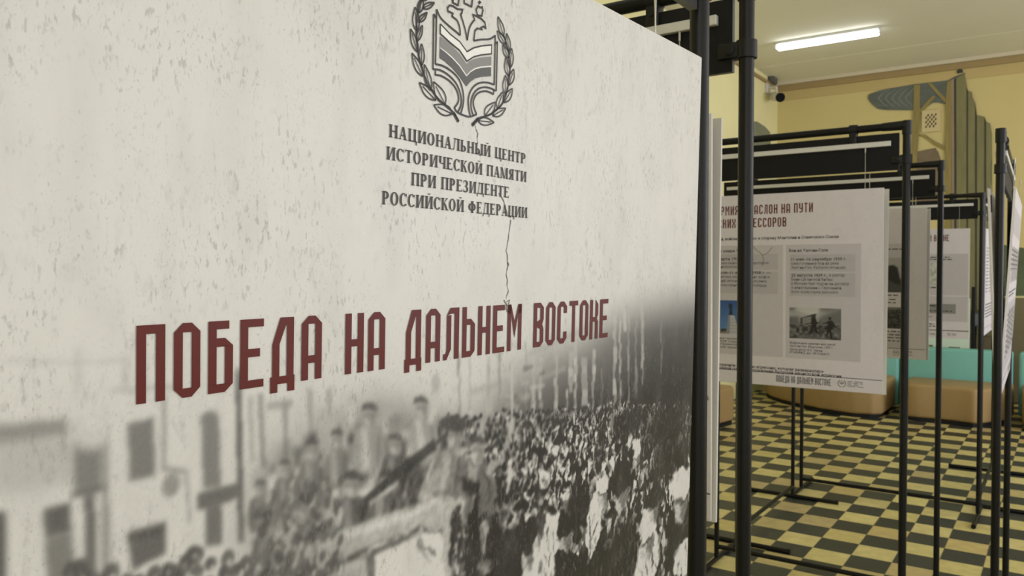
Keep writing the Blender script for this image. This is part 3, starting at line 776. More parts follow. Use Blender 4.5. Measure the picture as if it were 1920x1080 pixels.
# ================================================================== the title poster
PC = CC + ray(1315.5, 108) * .975
YM, TM = R(90.3), R(1.4)
RM = np.array((Matrix.Rotation(YM, 3, 'Z') @ Matrix.Rotation(TM, 3, 'X')))
dX, dN, dT = RM[:, 0], -RM[:, 1], -RM[:, 2]
def px(u, v):
    """photo point on the title poster -> its place on the board (x, t)"""
    d = ray(u, v); k = ((PC - CC) @ dN) / (d @ dN)
    p = CC + d * k - PC
    return (float(p @ dX), float(p @ dT))
e1 = px(1115, 1.7)
cut = [(-BW, e1[1]), e1, (0, 0), (0, BH), (-BW, BH)]
TP = poster('large title poster in the foreground with maroon ПОБЕДА lettering', tuple(PC), YM, TM, .118, cut=cut, wires=(px(1241, 70)[0] - .6, px(1241, 70)[0]))

bm = bmesh.new(); q0, q1 = px(1249, 74), px(1258, -20)
b_tube(bm, (q0[0], BT + .004, -q0[1] - .03), (q1[0], BT + .014, -q1[1]), .0009, seg=8); from_bm('hanging_wire', bm, M_WIRE, TP, True)
# --- the printed picture
rng = np.random.default_rng(11)
rs = Raster(-.808, -.0006, .237, BH - .0006, .00085)
def Z6(pts): return [px(x / 2.159, 580 + y / 2.159) for x, y in pts]
def Z7(pts): return [px(640 + x / 2.1603, 580 + y / 2.1603) for x, y in pts]
def PX(pts): return [px(*p) for p in pts]
# soft wash of the street on the left
rs.poly(PX([(-30, 700), (300, 690), (700, 660), (1000, 640), (1310, 560), (1310, 1250), (-30, 1250)]), .97, 1, .02)
for pts, v, al, bl in [
    ([(-40, 470), (180, 450), (345, 432), (340, 495), (180, 520), (-40, 555)], .60, 1, .003),
    ([(-40, 540), (330, 500), (300, 700), (-40, 760)], .80, .8, .006),
    ([(295, 490), (412, 478), (412, 715), (300, 735)], .52, 1, .0022),
    ([(288, 735), (425, 705), (440, 730), (290, 762)], .42, 1, .0018),
    ([(405, 385), (435, 380), (446, 1100), (412, 1100)], .62, .9, .0018),
    ([(515, 460), (620, 438), (628, 672), (522, 694)], .50, 1, .002),
    ([(812, 430), (835, 412), (868, 412), (885, 435), (893, 720), (820, 725)], .52, 1, .0022),
    ([(795, 745), (960, 700), (965, 765), (800, 812)], .42, 1, .0018),
    ([(828, 800), (895, 780), (897, 950), (832, 960)], .45, 1, .0018),
    ([(950, 240), (974, 240), (988, 945), (962, 945)], .42, 1, .0014),
    ([(172, 805), (282, 780), (288, 900), (180, 930)], .38, 1, .0018),
    ([(178, 930), (290, 900), (305, 1110), (190, 1110)], .52, 1, .0022),
    ([(338, 755), (382, 745), (392, 1110), (348, 1110)], .42, 1, .0018),
    ([(512, 905), (668, 860), (672, 990), (600, 1020), (535, 1060)], .40, 1, .0018),
    ([(525, 915), (655, 880), (657, 900), (530, 935)], .30, 1, .0018),
    ([(-40, 820), (20, 818), (22, 1110), (-40, 1110)], .34, 1, .002),
    ([(650, 360), (672, 360), (672, 635), (652, 640)], .66, .9, .0014),
    ([(655, 632), (750, 645), (752, 668), (655, 655)], .62, .9, .0012),
    ([(742, 650), (760, 650), (775, 870), (760, 872)], .70, .8, .0014),
    ([(295, 150), (325, 150), (330, 350), (300, 350)], .82, .9, .002),
    ([(0, 195), (310, 205), (520, 195), (520, 215), (310, 225), (0, 217)], .84, .9, .0014),
    ([(300, 330), (720, 300), (720, 320), (300, 355)], .80, .9, .0014),
    ([(485, 180), (520, 180), (520, 330), (490, 330)], .84, .9, .002),
    ([(1040, 340), (1062, 340), (1075, 640), (1055, 640)], .62, .9, .0014),
    ([(1075, 380), (1180, 360), (1185, 395), (1080, 410)], .66, .8, .002),
    ([(1140, 370), (1162, 370), (1168, 640), (1148, 640)], .66, .9, .0014),
    ([(1240, 320), (1262, 320), (1270, 560), (1248, 560)], .72, .9, .0014),
    ([(1320, 320), (1340, 320), (1345, 540), (1326, 540)], .74, .9, .0014),
    ([(1000, 350), (1022, 350), (1030, 620), (1010, 620)], .74, .8, .0014)]:
    rs.poly(Z6(pts), v, al, bl * .45)
rs.ell(*Z6([(372, 430)])[0], .012, .016, .97, .9); rs.ell(*Z6([(690, 712)])[0], .005, .006, .6, .9)
for k in range(7):
    x, y = random.uniform(30, 270), random.uniform(560, 760); rs.poly(Z6([(x, y), (x + 22, y - 4), (x + 24, y + 160), (x + 2, y + 166)]), .86, .6, .003)
# right hand facade: dark, fading out upwards
rs.poly(PX([(1000, 690), (1100, 650), (1150, 600), (1210, 560), (1320, 520), (1320, 1250), (820, 1250), (860, 830), (930, 760)]), .40, 1, .020)
rs.poly(PX([(1160, 700), (1230, 640), (1320, 600), (1320, 1250), (900, 1250), (900, 860), (1050, 760)]), .15, 1, .020)
rs.poly(PX([(1100, 780), (1320, 690), (1320, 1250), (860, 1250), (880, 880)]), .075, 1, .012)
for (u, v0, v1, wd, val) in [(1000, 622, 780, 9, .85), (1042, 665, 780, 7, .8), (1062, 730, 790, 5, .75), (1078, 640, 775, 8, .85), (1112, 655, 790, 7, .85), (1128, 690, 790, 3, .6), (1152, 590, 770, 7, .8), (1162, 600, 770, 4, .8), (1178, 590, 770, 4, .7),
                             (1204, 570, 720, 6, .7), (1170, 560, 620, 10, .8), (958, 690, 820, 3, .85), (985, 640, 770, 4, .7), (1070, 660, 735, 13, .85), (1096, 670, 760, 12, .75), (1012, 640, 765, 10, .8), (1192, 600, 745, 6, .6), (935, 660, 780, 5, .6), (915, 670, 760, 6, .7), (880, 670, 780, 4, .75), (860, 660, 780, 5, .6), (1028, 600, 650, 6, .8), (1240, 600, 700, 3, .5)]:
    n = max(2, int((v1 - v0) / 14))
    for k in range(n):
        a, b = v0 + (v1 - v0) * k / n, v0 + (v1 - v0) * (k + 1) / n
        j = random.uniform(-1.5, 1.5); ww = wd * random.uniform(.5, 1.1)
        rs.poly(PX([(u - ww / 2 + j, a), (u + ww / 2 + j, a), (u + ww / 2 + j, b + 1), (u - ww / 2 + j, b + 1)]), val, random.uniform(.5, 1), .0006)
for (u0, v0, u1, v1) in [(990, 665, 1130, 600), (985, 720, 1060, 690), (880, 735, 1010, 700)]:
    rs.stroke(PX([(u0, v0), (u1, v1)]), .005, .72, .6, .001)
for k in range(26):
    u, v = random.uniform(940, 1010), random.uniform(640, 770)
    rs.poly(PX([(u, v), (u + random.uniform(8, 26), v - 3), (u + random.uniform(8, 26), v + 4), (u, v + 6)]), random.choice([.35, .8, .85]), .6, .0008)
rs.a = blur2(rs.a, .7)
# crowd: back rows first
def person(u, v, s):
    """one figure of the crowd: head, hat or hair, shirt and suit; s = head height on the board"""
    x, t = px(u, v)
    if x > .006: return
    hw = s * .38
    bodyv = random.choice([.03, .04, .05, .05, .07, .10, .16, .60, .85])
    rs.ell(x + s * random.uniform(-.15, .15), t + s * 1.8, s * random.uniform(.75, 1.0), s * 1.6, bodyv, .97, random.uniform(-.15, .15), .2)
    if bodyv < .2 and random.random() < .7:
        rs.poly([(x - s * .25, t + s * .5), (x + s * .25, t + s * .5), (x + random.uniform(-.2, .2) * s, t + s * random.uniform(1.2, 2.4))], random.uniform(.75, .98), .95)
    fv = random.uniform(.55, .95)
    rs.ell(x, t, hw, s * .52, fv, .97, random.uniform(-.25, .25), .25)
    rs.ell(x + hw * random.choice((-.55, .5)), t + s * .08, hw * .55, s * .42, fv * .45, .7, 0, .6)
    rs.ell(x, t - s * .02, hw * .75, s * .07, .15, .55, 0, .8)
    rs.ell(x + s * .02, t + s * .27, hw * .35, s * .05, .2, .45, 0, .8)
    if random.random() < .8:
        rs.ell(x + random.uniform(-.12, .12) * s, t - s * .34, hw * 1.08, s * .30, random.choice([.03, .04, .05, .08, .12, .95]), .97, random.uniform(-.3, .3), .25)
    if random.random() < .35:
        rs.ell(x + s * random.uniform(-.9, .9), t + s * random.uniform(.8, 2.2), s * .14, s * random.uniform(.4, 1.0), random.uniform(.6, .98), .9, random.uniform(-.5, .5))
for row in range(22):
    f = row / 21
    v = 762 + 335 * f ** 1.25
    s = .0042 + .0150 * f ** 1.35
    u = 1315.0
    ulim = 842 + random.uniform(-20, 30)
    while u > ulim:
        if random.random() < .94:
            person(u, v + random.uniform(-7, 7) * (1 + 2.2 * f) + max(0, 1180 - u) * .07 * (1 - f), s * random.uniform(.75, 1.3))
        u -= (s * 1.55 / .00115) * random.uniform(.6, 1.45)
for (u, v, wu, wv) in [(1250, 800, 40, 45), (1180, 790, 30, 26), (1260, 860, 34, 30), (1050, 1040, 18, 60), (1165, 1050, 34, 70), (950, 1050, 30, 60), (905, 1000, 34, 70), (1080, 955, 26, 36), (1275, 1000, 26, 60), (1120, 1060, 26, 50)]:
    x, t = px(u, v); x2, _ = px(u + wu, v); _, t2 = px(u, v + wv)
    rs.ell(x, t, abs(x2 - x), abs(t2 - t), .035, .72, 0, .7)
# a few large light figures near the lower edge
for (u, v, wu, wv, val) in [(1030, 1012, 24, 50, .90), (1112, 985, 13, 56, .92), (1010, 1070, 28, 36, .86), (1215, 1045, 22, 52, .84), (1285, 1045, 20, 36, .9), (905, 1010, 9, 34, .7)]:
    x, t = px(u, v); x2, _ = px(u + wu, v); _, t2 = px(u, v + wv)
    rs.ell(x, t, abs(x2 - x), abs(t2 - t), val, .95, .1, .2)
    for k in range(7): rs.ell(x + random.uniform(-.7, .7) * abs(x2 - x), t + random.uniform(-.6, .7) * abs(t2 - t), .0012, abs(t2 - t) * .35, random.choice([.2, .35, .5]), .7, random.uniform(-.5, .5))
for (u, v, r_, hat) in [(1128, 908, 15, .95), (1214, 984, 20, .96), (1278, 905, 20, .9), (1225, 930, 16, .05), (1060, 985, 18, .04), (1010, 985, 15, .25), (990, 1010, 20, .06), (1080, 1078, 24, .04), (1165, 890, 22, .03), (1195, 838, 10, .9)]:
    x, t = px(u, v); rr = abs(px(u + r_, v)[0] - x)
    rs.ell(x, t + rr * .7, rr * .62, rr * .72, .72, .95, .1, .25); rs.ell(x + rr * .3, t + rr * .8, rr * .35, rr * .6, .32, .7, 0, .6)
    rs.ell(x, t + rr * .62, rr * .5, rr * .09, .12, .6, 0, .8)
    rs.ell(x, t, rr * .85, rr * .6, hat, .97, .15, .25)
# lorry with soldiers
TR = lambda pts: Z7(pts)
rs.poly(TR([(-420, 1250), (-360, 700), (-150, 480), (0, 420), (180, 380), (480, 470), (560, 600), (520, 1000), (450, 1250)]), .50, .9, .012)
noise = vnoise(rs.a.shape, (70, 130), rng)
region = np.zeros_like(rs.a); m_ = rs.mask(TR([(-420, 1250), (-360, 720), (-150, 500), (0, 430), (250, 470), (480, 480), (560, 600), (520, 1000), (450, 1250)])); region[m_[0]] = m_[1]
region = blur2(region, 9)
rs.a += region * (noise - .5) * .75
def soldier(x, y, k, lean=0.0, tone=.42, arm=None):
    """one soldier on the lorry, blurred as in an old newspaper print"""
    P = lambda pts: TR([(x + (a + lean * b) * k, y + b * k) for a, b in pts])
    rs.poly(P([(-45, 60), (-15, 40), (25, 42), (52, 65), (60, 150), (50, 230), (-55, 230), (-62, 140)]), tone, .95, .0012)
    rs.poly(P([(-30, 60), (-5, 55), (5, 200), (-25, 210)]), tone + .25, .7, .0012)
    rs.poly(P([(30, 70), (44, 80), (40, 200), (26, 200)]), tone - .18, .7, .0012)
    rs.poly(P([(-20, -8), (22, -8), (25, 30), (8, 50), (-12, 48), (-22, 25)]), .78, .95, .001)
    rs.poly(P([(-30, -10), (-22, -34), (8, -42), (30, -26), (32, -6), (0, -14)]), .30, .95, .001)
    rs.poly(P([(-22, 2), (24, 0), (24, 14), (-22, 16)]), .42, .75, .0012); rs.poly(P([(4, 0), (24, 0), (22, 40), (6, 48)]), .5, .7, .0012)
    if arm:
        q = P(arm); rs.stroke(q, .007, tone + .22, .95, .001); rs.ell(*q[-1], .005, .007, .8, .9)
for a in [(-330, 720, .8, 0, .40, None), (-230, 640, .9, .05, .45, None), (-120, 560, 1.0, 0, .48, [(40, 80), (70, 20), (80, -60)]), (-20, 520, .9, 0, .52, [(-40, 80), (-70, 10), (-60, -80)]), (110, 420, 1.1, 0, .66, None), (215, 540, 1.0, 0, .34, None),
          (320, 390, 1.0, .1, .68, [(30, 70), (60, 0), (70, -90)]), (40, 700, 1.25, 0, .36, None), (180, 690, 1.1, -.1, .42, None), (455, 500, 1.2, -.15, .50, [(20, 85), (85, 20), (105, -90)]), (545, 560, 1.2, .05, .44, [(40, 75), (95, 20), (125, -75)]), (-300, 860, 1.2, 0, .38, None), (-170, 800, 1.25, 0, .36, None)]:
    soldier(*a)
rs.poly(TR([(395, 450), (425, 432), (500, 440), (505, 470), (470, 500), (400, 480)]), .22, .95, .001)      # beret
rs.poly(TR([(245, 760), (270, 690), (300, 640), (340, 600), (370, 590), (392, 640), (395, 740), (330, 760)]), .62, .95, .0012)
for k in range(9): rs.stroke(TR([(262 + k * 14, 740 - k * 10), (290 + k * 12, 650 - k * 4)]), .0022, random.choice([.35, .85]), .6, .0008)
rs.ell(*TR([(300, 700)])[0], .008, .014, .3, .8, .4)
rs.stroke(TR([(90, 790), (250, 645), (380, 545)]), .0085, .24, .95, .0008)                                       # rifle
rs.stroke(TR([(380, 545), (430, 500)]), .0035, .24, .95, .0008)
rs.stroke(TR([(110, 790), (230, 700)]), .004, .75, .8, .0008)
rs.stroke(TR([(690, 180), (690, 540)]), .0028, .88, .9, .0005)
# cab of the lorry
rs.poly(TR([(-120, 935), (100, 855), (300, 785), (420, 755), (470, 790), (445, 880), (425, 1260), (390, 1260), (385, 905), (300, 890), (140, 945), (-40, 1030), (-110, 1080)]), .70, .97, .0010)
rs.poly(TR([(-110, 940), (200, 840), (420, 768), (440, 775), (200, 870), (-100, 975)]), .84, .8, .0014)
rs.poly(TR([(128, 995), (380, 885), (408, 900), (420, 1050), (395, 1140), (130, 1260)]), .84, .97, .001)
rs.poly(TR([(95, 1000), (130, 985), (140, 1260), (105, 1260)]), .42, .9, .0012)
rs.poly(TR([(-90, 1070), (100, 1005), (105, 1260), (-100, 1260)]), .72, .9, .0012)
rs.stroke(TR([(120, 985), (385, 875), (415, 890)]), .0035, .40, .9, .0008)
rs.stroke(TR([(305, 950), (360, 1025)]), .003, .30, .9, .0006)
rs.poly(TR([(440, 830), (475, 800), (495, 860), (490, 1000), (440, 1030)]), .24, .9, .001)
for k in range(26): rs.ell(*TR([(random.uniform(440, 495), random.uniform(820, 1080))])[0], .0014, .003, random.choice([.8, .3]), .7)
rs.poly(TR([(500, 930), (545, 760), (470, 700), (560, 690), (560, 900), (540, 1260), (470, 1260)]), .10, .9, .002)
# heads along the bottom left
for k in range(230):
    u, v = random.uniform(120, 640), random.uniform(1000, 1120)
    if v < 1085 - (u - 120) * .16 + 25 * math.sin(u * .03): continue
    x, t = px(u, v); s = random.uniform(.0018, .0034)
    rs.ell(x, t, s * 1.3, s * 1.5, random.choice([.3, .36, .42]), .85); rs.ell(x + s * .2, t + s, s * .6, s * .9, random.choice([.85, .9, .6]), .8)
for k in range(150):
    u, v = random.uniform(480, 640), random.uniform(900, 1060)
    x, t = px(u, v); s = random.uniform(.0016, .003)
    if v > 880 + (640 - u) * .3:
        rs.ell(x, t, s, s * 1.5, random.choice([.3, .42, .55, .8]), .75, random.uniform(-.5, .5))
# the enlargement breaks every outline up a little
def warp(a, cell, amp, x_from=None):
    h_, w_ = a.shape; cy, cx = h_ * rs.px / cell, w_ * rs.px / cell
    dy = (vnoise(a.shape, (cy, cx), rng) - .5) * 2 * amp / rs.px; dx = (vnoise(a.shape, (cy, cx), rng) - .5) * 2 * amp / rs.px
    J, I = np.mgrid[0:h_, 0:w_]
    return a[np.clip(np.rint(J + dy), 0, h_ - 1).astype(int), np.clip(np.rint(I + dx), 0, w_ - 1).astype(int)]
wp = warp(warp(warp(rs.a, .014, .0040), .0065, .0026), .0030, .0012)
kx = np.clip((rs.X + .54) / .06, 0, 1) * np.clip((rs.T - .382) / .02, 0, 1)
rs.a = rs.a * (1 - kx) + wp * kx
kc = np.clip((rs.X + .43) / .05, 0, 1) * np.clip((rs.T - .388) / .02, 0, 1)
rs.a = rs.a * (1 - kc) + np.clip((rs.a - .42) * 1.5 + .44 + (vnoise(rs.a.shape, (160, 300), rng) - .5) * .22, .02, 1) * kc
ks = np.clip((rs.X + .60) / .04, 0, 1) * np.clip((-.40 - rs.X) / .05, 0, 1) * np.clip((rs.T - .375) / .03, 0, 1)
rs.a = rs.a * (1 - ks) + np.clip((rs.a - .47) * 1.55 + .47 + (vnoise(rs.a.shape, (150, 280), rng) - .5) * .16, .05, 1) * ks
# old print softness: softer on the left half
soft = blur2(rs.a, 1.2)
k = np.clip((rs.X + .39) / .10, 0, 1)
rs.a = soft * (1 - k) + blur2(rs.a, .55) * k
rs.a += (vnoise(rs.a.shape, (400, 750), rng) - .5) * .035
fade = np.clip((rs.T - .253) / .075, 0, 1)
rs.a = 1 + (np.clip(rs.a, .02, 1) - 1) * fade
lin = np.where(rs.a < 1, np.clip(rs.a, 0, 1) ** 1.9, 1)
rs.a = lin
sheet_mesh('printed_picture', rs, PAPER_T, M_PRINT, TP, -.0004, extra=[(-BW + .0006, -.0006,   .012, .237, PAPER_T), (-BW + .0006, -.808, .237, BH - .0006, PAPER_T * .95),])
bm = bmesh.new(); sh = Sheet(-.0004); sh.poly([(-BW + .0006, .012), (-BW + .0006, e1[1] + .0006), (e1[0], e1[1] + .0006), (-.0006, .0006), (-.0006, .012)]); bm.free()
o = sh.build('printed_margin', M_PRINT, TP)
at = o.data.attributes.new('Col', 'FLOAT_COLOR', 'POINT')
at.data.foreach_set('color', np.tile(np.append(PAPER_T, 1), (len(o.data.vertices), 1)).ravel().astype(np.float32))

# --- maroon title
sh = Sheet(-.0010)
ZA = lambda x, y=0: (240 + x / 4.174, 550 + y / 4.174)
ZBx = lambda x: 700 + x / 4.174
LET = [('П', ZA(57)[0], ZA(283)[0]), ('О', ZA(350)[0], ZA(557)[0]), ('Б', ZA(620)[0], ZA(813)[0]), ('Е', ZA(870)[0], ZA(1053)[0]), ('Д', ZA(1103)[0], ZA(1300)[0]), ('А', ZA(1350)[0], ZA(1508)[0]), ('Н', ZA(1693)[0], ZA(1836)[0]), ('А', ZA(1872)[0], ZBx(84)),
       ('Д', ZBx(236), ZBx(373)), ('А', ZBx(405), ZBx(516)), ('Л', ZBx(543), ZBx(663)), ('Ь', ZBx(690), ZBx(787)), ('Н', ZBx(813), ZBx(908)), ('Е', ZBx(930), ZBx(1020)), ('М', ZBx(1043), ZBx(1152)),
       ('В', ZBx(1248), ZBx(1325)), ('О', ZBx(1345), ZBx(1417)), ('С', ZBx(1435), ZBx(1507)), ('Т', ZBx(1528), ZBx(1593)), ('О', ZBx(1610), ZBx(1675)), ('К', ZBx(1690), ZBx(1752)), ('Е', ZBx(1768), ZBx(1830))]
for g, u0, u1 in LET:
    um = (u0 + u1) / 2
    vt = 610.4 - .0566 * (um - 254.4); vb = 758 - .1429 * (um - 254)
    x0, x1 = px(u0, (vt + vb) / 2)[0], px(u1, (vt + vb) / 2)[0]
    tt, tb = px(um, vt)[1], px(um, vb)[1]
    sh.glyph(g, x0, x1, tb, tb - tt)
sh.build('title_lettering', M_RED, TP)
# --- the four serif lines under the emblem
sh = Sheet(-.0010)
for txt, (ul, vl, vlt), (ur, vr) in [('НАЦИОНАЛЬНЫЙ ЦЕНТР', (727.3, 255.0, 230.5), (984, 309.0)), ('ИСТОРИЧЕСКОЙ ПАМЯТИ', (722.4, 297.0, 272.5), (985.5, 342.9)),
                                     ('ПРИ ПРЕЗИДЕНТЕ', (769.2, 346.3, 322.2), (952.8, 371.9)), ('РОССИЙСКОЙ ФЕДЕРАЦИИ', (714.2, 381.6, 356.4), (987, 410.0))]:
    a, b, c = px(ul, vl), px(ur, vr), px(ul, vlt)
    serif_line(sh, txt, a[0], b[0], (a[1] + b[1]) / 2, a[1] - c[1])
sh.build('caption_lettering', M_INK, TP)
# --- emblem
Z4 = lambda pts: [px(700 + x / 4.5, y / 4.5) for x, y in pts]
def curve(pts, n=5):
    P = [Vector(p) for p in pts]; out = []
    for i in range(len(P) - 1):
        p0, p1, p2, p3 = P[max(0, i - 1)], P[i], P[i + 1], P[min(len(P) - 1, i + 2)]
        for k in range(n):
            t = k / n
            out.append(tuple(.5 * (2 * p1 + (p2 - p0) * t + (2 * p0 - 5 * p1 + 4 * p2 - p3) * t * t + (3 * p1 - p0 - 3 * p2 + p3) * t ** 3)))
    return out + [tuple(P[-1])]
sh = Sheet(-.0010); LW = .00135
def ln(pts, smooth=True, wd=LW): sh.line(Z4(curve(pts) if smooth else pts), wd)
ln([(527, 80), (517, 542)], False); ln([(517, 542), (580, 557), (650, 600), (710, 662), (742, 740), (755, 830), (747, 900), (732, 955)])
ln([(502, 120), (495, 584)], False); ln([(495, 584), (560, 594), (630, 637), (690, 702), (724, 780), (735, 850), (728, 900), (706, 945)])
ln([(517, 596), (515, 632)], False); ln([(515, 632), (570, 643), (640, 688), (690, 750), (712, 820), (706, 868), (676, 910)])
ln([(502, 120), (527, 160)], False)
ln([(676, 908), (700, 945), (760, 975), (810, 985), (865, 965)])
ln([(1022, 300), (1013, 716)], False); ln([(1013, 716), (960, 698), (900, 698), (850, 722), (812, 772), (794, 840), (797, 910), (812, 982)])
ln([(1040, 352), (1030, 767)], False); ln([(1030, 767), (965, 740), (905, 740), (860, 765), (830, 812), (816, 870), (822, 930), (838, 978)])
ln([(1010, 762), (1008, 796)], False); ln([(1008, 796), (955, 772), (900, 775), (860, 802), (838, 850), (842, 905), (865, 965)])
ln([(1022, 372), (1040, 352)], False)
ln([(527, 80), (560, 150), (620, 210), (690, 268), (726, 300)]); ln([(726, 300), (722, 240), (703, 180), (672, 150), (655, 140)])
ln([(655, 142), (664, 116), (640, 102), (622, 98), (619, 66), (638, 46), (668, 54), (702, 78), (746, 82), (740, 110), (728, 126)], False)
ln([(728, 120), (748, 180), (770, 260), (785, 342)]); ln([(785, 342), (800, 250), (822, 200), (848, 168)])
ln([(848, 168), (832, 124), (870, 140), (905, 160), (934, 190), (942, 240), (922, 224), (900, 236), (912, 252), (870, 240), (850, 262), (840, 345)], False)
ln([(840, 345), (900, 335), (975, 330), (1022, 300)])
ln([(872, 130), (860, 84), (878, 50), (895, 66), (912, 60), (918, 88), (908, 137), (872, 130)], False); ln([(888, 38), (890, 6)], False); ln([(878, 22), (902, 22)], False)
ln([(668, -40), (664, 24), (708, 46), (720, -40)], False); ln([(760, -60), (760, 28), (822, 58), (836, -60)], False); ln([(664, 24), (650, -40)], False)
ln([(558, 203), (640, 290), (720, 352), (782, 438), (840, 405), (900, 390), (990, 380), (988, 455), (900, 465), (840, 480), (782, 517), (720, 425), (640, 360), (558, 285), (558, 203)], False, .0011)
STEM_L = [(450, -160), (405, -40), (372, 80), (357, 200), (357, 320), (372, 450), (400, 570), (445, 690), (520, 810), (600, 890), (668, 950), (712, 1028)]
STEM_R = [(825, 1058), (880, 1000), (960, 975), (1030, 930), (1090, 860), (1122, 760), (1142, 640), (1145, 520), (1125, 400), (1090, 290)]
ln(STEM_L, True, .0015); ln(STEM_R, True, .0015)
sh.line(Z4([(668, 950), (712, 1028)]), .0026); sh.line(Z4([(825, 1058), (880, 1000)]), .0026)
def leaf(bx, by, tx, ty, wd):
    B, T = Vector((bx, by)), Vector((tx, ty)); d = T - B; n = Vector((-d.y, d.x)).normalized()
    for s in (-1, 1):
        ln([tuple(B), tuple(B + d * .25 + n * s * wd * .42), tuple(B + d * .55 + n * s * wd * .46), tuple(B + d * .82 + n * s * wd * .22), tuple(T)], True, .00115)
    ln([tuple(B), tuple(B + d * .8)], False, .00085)
for l in [(358, 262, 345, 62, 58), (374, 190, 446, 106, 44), (358, 352, 407, 215, 42), (363, 440, 306, 245, 52), (398, 556, 400, 370, 48), (408, 646, 318, 450, 60), (476, 765, 423, 545, 55), (520, 848, 381, 698, 74), (600, 884, 500, 690, 78), (660, 962, 503, 886, 88), (408, 72, 508, 24, 50), (378, 112, 405, -20, 50), (400, 10, 470, -60, 45), (395, -20, 400, -130, 45),
          (875, 1018, 1012, 1034, 66), (935, 978, 1022, 862, 72), (1000, 978, 1110, 914, 64), (1040, 917, 1086, 775, 54), (1096, 868, 1165, 748, 58), (1107, 792, 1108, 636, 46), (1137, 722, 1178, 584, 50), (1133, 642, 1110, 488, 44), (1147, 577, 1160, 408, 44), (1132, 492, 1085, 378, 42), (1139, 432, 1118, 282, 40), (1107, 377, 1038, 260, 44), (1091, 307, 1045, 142, 46)]:
    leaf(*l)
em = sh.build('emblem', M_INK, TP)
sh = Sheet(-.0009); sh.poly(Z4([(558, 203), (640, 290), (720, 352), (782, 438), (840, 405), (900, 390), (990, 380), (988, 455), (900, 465), (840, 480), (782, 517), (720, 425), (640, 360), (558, 285)])); sh.build('white_stripe', M_WHITEINK, em)
sh = Sheet(-.0009); sh.poly(Z4([(556, 306), (600, 340), (660, 392), (720, 455), (780, 542), (812, 515), (850, 498), (900, 486), (988, 478), (988, 553), (900, 560), (850, 573), (812, 600), (780, 635), (720, 548), (660, 482), (600, 432), (555, 400)])); sh.build('grey_stripe', M_GREYINK, em)
sh = Sheet(-.0009); sh.poly(Z4([(555, 408), (600, 442), (660, 496), (720, 562), (778, 648), (812, 610), (850, 588), (900, 574), (986, 569), (986, 643), (900, 650), (850, 663), (812, 690), (778, 730), (720, 645), (660, 575), (600, 520), (553, 490)])); sh.build('dark_stripe', M_DGREYINK, em)
sh = Sheet(-.0009)
for pts in [[(556, 404), (600, 437), (660, 489), (720, 555), (779, 641)], [(779, 641), (812, 606), (850, 581), (900, 567), (986, 561)]]: sh.line(Z4(pts), .0010)
sh.build('white_stripe', M_WHITEINK, em)
# --- cracks in the printed plaster
M_CRACK = mat('crack_ink', (0.13, 0.125, 0.12), 0.5, 0.4, noise=0.4, nscale=700)
sh = Sheet(-.0007)
for pts, wd in [([(935, 362), (943, 378), (947, 392), (951, 405), (957, 407)], .0012), ([(957, 412), (955, 432), (950, 455), (948, 470), (951, 492), (949, 515), (951, 545), (948, 560)], .0011), ([(943, 562), (948, 572), (950, 585)], .0016), ([(888, 232), (894, 250), (893, 275)], .0010),
                ([(895, 285), (900, 292)], .002), ([(951, 492), (953, 498)], .002), ([(948, 566), (955, 562), (952, 570)], .0012)]:
    q = []
    for a, b in zip(pts[:-1], pts[1:]):
        for k in range(3): q.append((a[0] + (b[0] - a[0]) * k / 3 + random.uniform(-1.2, 1.2), a[1] + (b[1] - a[1]) * k / 3))
    q.append(pts[-1])
    for i in range(len(q) - 1): sh.line(PX([q[i], q[i + 1]]), wd * random.uniform(.4, 1.1))
sh.build('printed_cracks', M_CRACK, TP)

# ================================================================== the other posters
def X_poster(label, key, right_x, top_z, tilt, front=True, yoff=.020, paper=PAPER):
    if front:
        t = poster(label, (right_x, AX[key] - yoff, top_z), 0, tilt, FH - .0785 - top_z, paper=paper)
    else:
        t = poster(label, (right_x - BW, AX[key] + yoff, top_z), math.pi, tilt, FH - .0785 - top_z, paper=paper)
    plain_sheet('printed_face', -BW + .0006, -.0006, .0006, BH - .0006, paper, M_PRINT2, t, -.0003)
    return t
def bars(t, name, m, *a):
    sh = Sheet(-.0009); word_bars(sh, *a); sh.build(name, m, t)
def word_bars(sh, x0, x1, t0, n, dt, h, last=.7):
    for i in range(n):
        x = x0; e = x0 + (x1 - x0) * (random.uniform(.85, 1) if i < n - 1 else last)
        while x < e:
            wd = random.uniform(.012, .035); sh.rect(x, min(e, x + wd), t0 + i * dt, t0 + i * dt + h); x += wd + .006
FT = dict(rule=.592, b=.62, h=.0185, x0=-.33, x1=-.16, ex=-.13, et=.61, s0=-.11, s1=-.06, st=.605, sb=.625)
